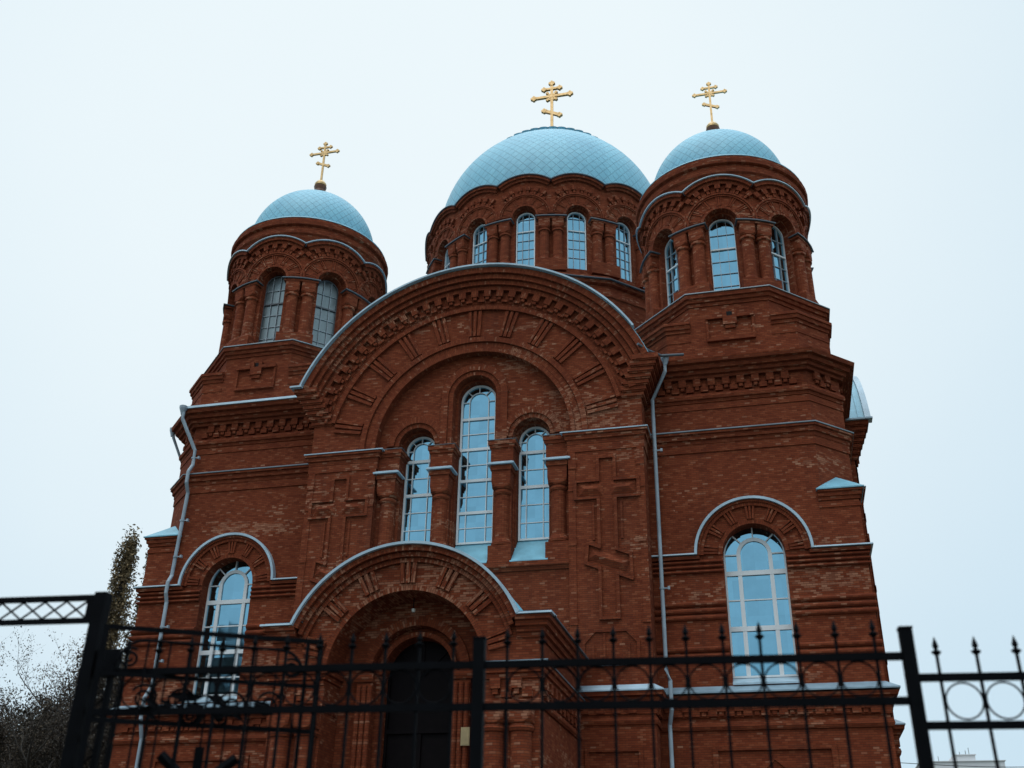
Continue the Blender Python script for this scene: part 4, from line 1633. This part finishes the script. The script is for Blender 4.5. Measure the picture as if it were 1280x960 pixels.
while u > ULT + .3:
    for s_ in (0, 1):
        za, zb_ = (3.53, 3.65) if s_ else (3.65, 3.53)
        mb.tube([fp(u, za, .004 * s_), fp(u - .165, zb_, .004 * s_)], .0075, 6)
    u -= .165
mb.tube([fp(UL - .10, 3.64), fp(UL - .05, 3.67)], .012, 6)
gpart(mb, 'lattice')

# gate leaf swung open behind the fence
HG, EN = Vector((5.20, -25.878, 0)), Vector((6.50, -25.199, 0))
LD = (EN - HG).normalized()
LN = Vector((LD.y, -LD.x, 0))
LL = (EN - HG).length
leaf = tag(empty('gate_leaf', HG), 'open black wrought iron gate leaf with scrollwork standing between gateway and fence', 'gate')


def lp(u, z, o=0.0):
    p = HG + LD * u + LN * o
    return (p.x, p.y, z)


def lbar(mb, u0, u1, z0, z1, w=.012):
    q_ = [lp(u0, 0, w), lp(u1, 0, w), lp(u1, 0, -w), lp(u0, 0, -w)]
    mb.prism([(p[0], p[1]) for p in q_], z0, z1)


def leafpart(mb, name):
    o = mb.build(name, IRON, leaf)
    o.location = -HG
    return o


mb = MB()
lbar(mb, 0, LL, 3.405, 3.435)
lbar(mb, 0, LL, .2, .24)
lbar(mb, 0, .035, .24, 3.405)
lbar(mb, LL - .035, LL, .24, 3.405)
lbar(mb, LL - .12, LL - .095, .24, 3.405)
leafpart(mb, 'frame')
mb = MB()
pts = [lp(.10, 3.10)] + [lp(.10 + .18 * (1 - math.cos(t * PI / 12)), 3.10 + .245 * math.sin(t * PI / 12)) for t in range(1, 7)]
pts += [lp(LL - .10 - .18 * (1 - math.cos(t * PI / 12)), 3.10 + .245 * math.sin(t * PI / 12)) for t in range(6, -1, -1)]
mb.tube(pts, .011, 6)
lbar(mb, .03, LL - .03, 3.10, 3.125)
lbar(mb, .03, LL - .03, 2.80, 2.83)
leafpart(mb, 'crossbar')
for k in range(9):
    u = .16 + k * (LL - .32) / 8
    mb = MB()
    lbar(mb, u - .006, u + .006, .24, 3.34 if 0 < k < 8 else 3.1, .006)
    leafpart(mb, 'baluster')


def spiral(u0, z0, r, turns, sgn, ph):
    n = int(turns * 16)
    return [lp(u0 + sgn * r * (1 - i / n * .85) * math.cos(ph + i * PI / 8), z0 + r * (1 - i / n * .85) * math.sin(ph + i * PI / 8), .01) for i in range(n + 1)]


for (u, z, r, sg, ph) in ((LL * .5 - .17, 2.95, .10, 1, 0), (LL * .5 + .17, 2.95, .10, -1, 0), (LL * .5 - .40, 2.97, .09, -1, .5), (LL * .5 + .40, 2.97, .09, 1, .5),
                          (.20, 3.22, .07, 1, 1), (LL - .20, 3.22, .07, -1, 1), (LL * .5 - .1, 2.87, .06, -1, 2), (LL * .5 + .1, 2.87, .06, 1, 2)):
    mb = MB()
    mb.tube(spiral(u, z, r, 1.9, sg, ph), .010, 6)
    leafpart(mb, 'scroll')
# leafy rosette in the middle of the scrollwork
mb = MB()
rng = random.Random(4)
for k in range(22):
    a = rng.uniform(0, 2 * PI)
    du, dz = rng.uniform(-.42, .42), rng.uniform(-.09, .07)
    l_ = rng.uniform(.05, .10)
    cu, cz_ = LL * .5 + du, 2.93 + dz
    e = (math.cos(a) * l_, math.sin(a) * l_ * .7)
    n_ = (-math.sin(a) * l_ * .3, math.cos(a) * l_ * .3)
    for o_ in (.014, .022):
        mb.face([lp(cu - e[0], cz_ - e[1], o_), lp(cu + n_[0], cz_ + n_[1], o_ + .008), lp(cu + e[0], cz_ + e[1], o_), lp(cu - n_[0], cz_ - n_[1], o_ + .008)])
leafpart(mb, 'leaf_ornament')
mb = MB()
for (a, b_) in (((LL * .5 - .24, 2.62), (LL * .5 + .02, 2.40)), ((LL * .5 + .24, 2.62), (LL * .5 - .02, 2.40))):
    mb.tube([lp(a[0], a[1], .02), lp(b_[0], b_[1], .02)], .034, 4)
lbar(mb, LL * .5 - .03, LL * .5 + .03, 2.1, 2.68, .014)
leafpart(mb, 'emblem')

# ------------------------------------------------------------------ trees
def branch(mb, p, d, l, r, depth, rng, tips, spread, upw):
    n = 4
    pts = [Vector(p)]
    rad = [r]
    dd = Vector(d)
    for i in range(n):
        dd = (dd + Vector((rng.uniform(-.18, .18), rng.uniform(-.18, .18), rng.uniform(-.05, .12) * upw))).normalized()
        pts.append(pts[-1] + dd * l / n)
        rad.append(r * (1 - .5 * (i + 1) / n))
    mb.tube([tuple(q_) for q_ in pts], r, 6 if depth > 1 else 4, taper=rad)
    if depth <= 1:
        tips.extend(pts[1:])
    if depth == 0:
        return
    k = 4 if depth > 1 else 3
    for j in range(k):
        i = rng.randint(1, n)
        a = rng.uniform(0, 2 * PI)
        side = Vector((math.cos(a), math.sin(a), rng.uniform(.0, .7) * upw))
        nd = (dd * .6 + side * spread).normalized()
        branch(mb, pts[i], nd, l * rng.uniform(.5, .75), rad[i] * .6, depth - 1, rng, tips, spread, upw)


def leaf_quad(mb, c, s, rng):
    a, e = rng.uniform(0, 2 * PI), rng.uniform(-1.2, 1.2)
    u = Vector((math.cos(a) * math.cos(e), math.sin(a) * math.cos(e), math.sin(e)))
    w = u.orthogonal().normalized()
    w.rotate(Matrix.Rotation(rng.uniform(0, 2 * PI), 3, u))
    c = Vector(c)
    mb.face([tuple(c - u * s), tuple(c + w * s * .45), tuple(c + u * s), tuple(c - w * s * .45)])


def tree(name, loc, h, seed, leaves, leaf_s, lmat, label, group=None, depth=3, spread=.9, cl=.5, trunk_r=.22, fork=.3):
    rng = random.Random(seed)
    root = tag(empty(name, loc), label, 'tree', group)
    t = MB()
    tips = []
    hb = h * fork
    t.tube([(0, 0, 0), (.1, .05, hb * .5), (0, 0, hb)], trunk_r, 8, taper=[trunk_r, trunk_r * .85, trunk_r * .7])
    for j in range(6):
        a = j * PI / 3 + rng.uniform(-.4, .4)
        el = rng.uniform(.5, 1.35)
        branch(t, (0, 0, hb * rng.uniform(.75, 1.0)), (math.cos(a) * math.cos(el), math.sin(a) * math.cos(el), math.sin(el)), h * rng.uniform(.3, .4), trunk_r * .5, depth, rng, tips, spread, 1)
    zmax = max(p.z for p in tips)
    k = h / zmax
    t.v = [(x * k, y * k, z * k) for x, y, z in t.v]
    t.build('trunk', BARK, root)
    c = MB()
    w = [rng.random() ** 2 for _ in tips]
    for p in rng.choices(tips, w, k=leaves):
        leaf_quad(c, p * k + Vector((rng.gauss(0, cl), rng.gauss(0, cl), rng.gauss(0, cl) - .1)), leaf_s * rng.uniform(.6, 1.3), rng)
    c.build('crown', lmat, root)
    return root


def poplar(loc, h, w, seed, leaves, label):
    rng = random.Random(seed)
    root = tag(empty('poplar_tree', loc), label, 'tree', 'poplars behind the church')
    t = MB()
    t.tube([(0, 0, 0), (0, 0, h * .5), (.1, 0, h * .97)], .3, 8, taper=[.32, .2, .03])
    c = MB()
    for j in range(90):
        z = h * (.10 + .86 * rng.random() ** .9)
        f_ = (1 - (z / h)) ** .7
        a = rng.uniform(0, 2 * PI)
        rr = w * .5 * min(1, f_ * 1.7) * rng.uniform(.35, 1.05)
        l = h * rng.uniform(.08, .15)
        tip = Vector((math.cos(a) * rr, math.sin(a) * rr, min(z + l, h)))
        t.tube([(0, 0, max(.5, z - l * .5)), (tip.x * .6, tip.y * .6, z + l * .2), tuple(tip)], .05, 4, taper=[.06, .04, .012])
        for _ in range(leaves // 90):
            s_ = rng.random()
            q_ = Vector((tip.x * (.4 + .65 * s_), tip.y * (.4 + .65 * s_), z + (tip.z - z) * s_))
            leaf_quad(c, q_ + Vector((rng.gauss(0, .15), rng.gauss(0, .15), rng.gauss(0, .6))), rng.uniform(.07, .19), rng)
    t.build('trunk', BARK, root)
    c.build('crown', LEAF_POPLAR, root)
    return root


poplar((-40.7, 40, 0), 29.3, 4.4, 1, 18000, 'tall narrow yellowing poplar rising beyond the fence beside the left church wall')
poplar((-39.2, 41.5, 0), 28.6, 2.6, 7, 9000, 'slightly shorter poplar half hidden behind the left church corner')
TG = 'trees beyond the fence at the left'
tree('leafy_tree', (-22.0, 10, 0), 14.6, 11, 36000, .045, LEAF_BROWN, 'nearly bare brown tree with a pointed top left of the gateway post', TG, depth=4, spread=.7, cl=.14, trunk_r=.44)
tree('leafy_tree', (-26.4, 9, 0), 13.8, 21, 110000, .055, LEAF_BROWN, 'rounded brown leafed tree at the left edge under the lintel', TG, depth=4, cl=.26, trunk_r=.40)
tree('leafy_tree', (-23.6, 14, 0), 13.0, 31, 110000, .085, LEAF_DARK, 'low dark tree filling the bottom left corner behind the gateway', TG, depth=4, cl=.42, trunk_r=.40)
tree('leafy_tree', (-19.3, 11, 0), 10.9, 41, 55000, .065, LEAF_DARK, 'dark bushy tree seen just right of the gateway post', TG, depth=4, cl=.3, trunk_r=.3)
# across the street behind the viewer: seen mirrored in the lower windows
tree('leafy_tree', (-29.0, -40, 0), 22.0, 51, 14000, .16, LEAF_DARK, 'large dark tree across the street mirrored in the left ground floor window', None, depth=4, cl=.5)
tree('leafy_tree', (15.0, -62, 0), 22.0, 61, 9000, .13, LEAF_DARK, 'tall thin tree across the street mirrored low in the right arched window', None, depth=4, cl=.4)
hs = tag(empty('gabled_house', (-35.5, -46, 0)), 'tall gabled house across the street mirrored in the left ground floor window', 'house')
q = MB()
q.box(-7, 7, -6, 6, 0, 16.5)
q.face([(-7, 6, 16.5), (7, 6, 16.5), (0, 6, 23.5)])
q.face([(-7, -6, 16.5), (7, -6, 16.5), (0, -6, 23.5)])
q.build('wall', STUCCO_DARK, hs)
q = MB()
for sx in (-1, 1):
    q.face([(sx * 7.6, -6.5, 15.9), (sx * 7.6, 6.5, 15.9), (0, 6.5, 23.6), (0, -6.5, 23.6)])
    q.face([(sx * 7.6, -6.5, 15.7), (sx * 7.6, 6.5, 15.7), (0, 6.5, 23.4), (0, -6.5, 23.4)])
q.build('roof', LEDGE, hs)
for x in (-4, 0, 4):
    for z in (3, 7, 11):
        q = MB()
        q.box(x - .7, x + .7, 5.95, 6.05, z, z + 1.8)
        q.build('window', WINDARK, hs)

# ------------------------------------------------------------------ far building and cables on the right
ab = tag(empty('apartment_block', (36.5, 155, 0)), 'distant apartment block in haze-paled colour with roof aerials at the lower right', 'building')
q = MB()
q.box(-6.2, 6.0, -4, 8, 0, 26.0)
q.box(-1.0, 2.0, -3.5, 3, 26.0, 27.0)
q.build('wall', STUCCO, ab)
q = MB()
q.box(-6.4, 6.2, -4.2, 8.2, 26.0, 26.12)
q.box(-1.15, 2.15, -3.65, 3.15, 27.0, 27.12)
q.build('roof', STUCCO, ab)
for i, x in enumerate((-4.6, -1.6, 1.4, 4.2)):
    for k in range(8):
        q = MB()
        q.box(x - .8, x + .8, -4.05, -3.95, 2.0 + k * 2.95, 3.5 + k * 2.95)
        q.build('window', WINDARK, ab)
for x, hgt in ((-.7, 1.2), (.3, .9), (1.2, 1.1), (1.7, 1.5), (-3.0, 1.3)):
    q = MB()
    z0 = 27.1 if x > -1.1 else 26.1
    q.tube([(x, 0, z0), (x, 0, z0 + hgt)], .04, 5)
    q.build('aerial', IRON, ab)
for (a, b_, nm) in (((15.2, 40, 11.33), (34, 44, 11.9), 'upper thin dark cable crossing the sky at the lower right'), ((19.0, 42, 10.9), (34, 42, 12.0), 'lower thin dark cable sloping at the lower right corner')):
    A, B = Vector(a), Vector(b_)
    q = MB()
    q.tube([tuple(A.lerp(B, t / 12) - Vector((0, 0, .5 * math.sin(PI * t / 12)))) for t in range(13)], .02, 5)
    tag(q.build('overhead_cable', IRON), nm, 'cable', 'overhead cables at the right')
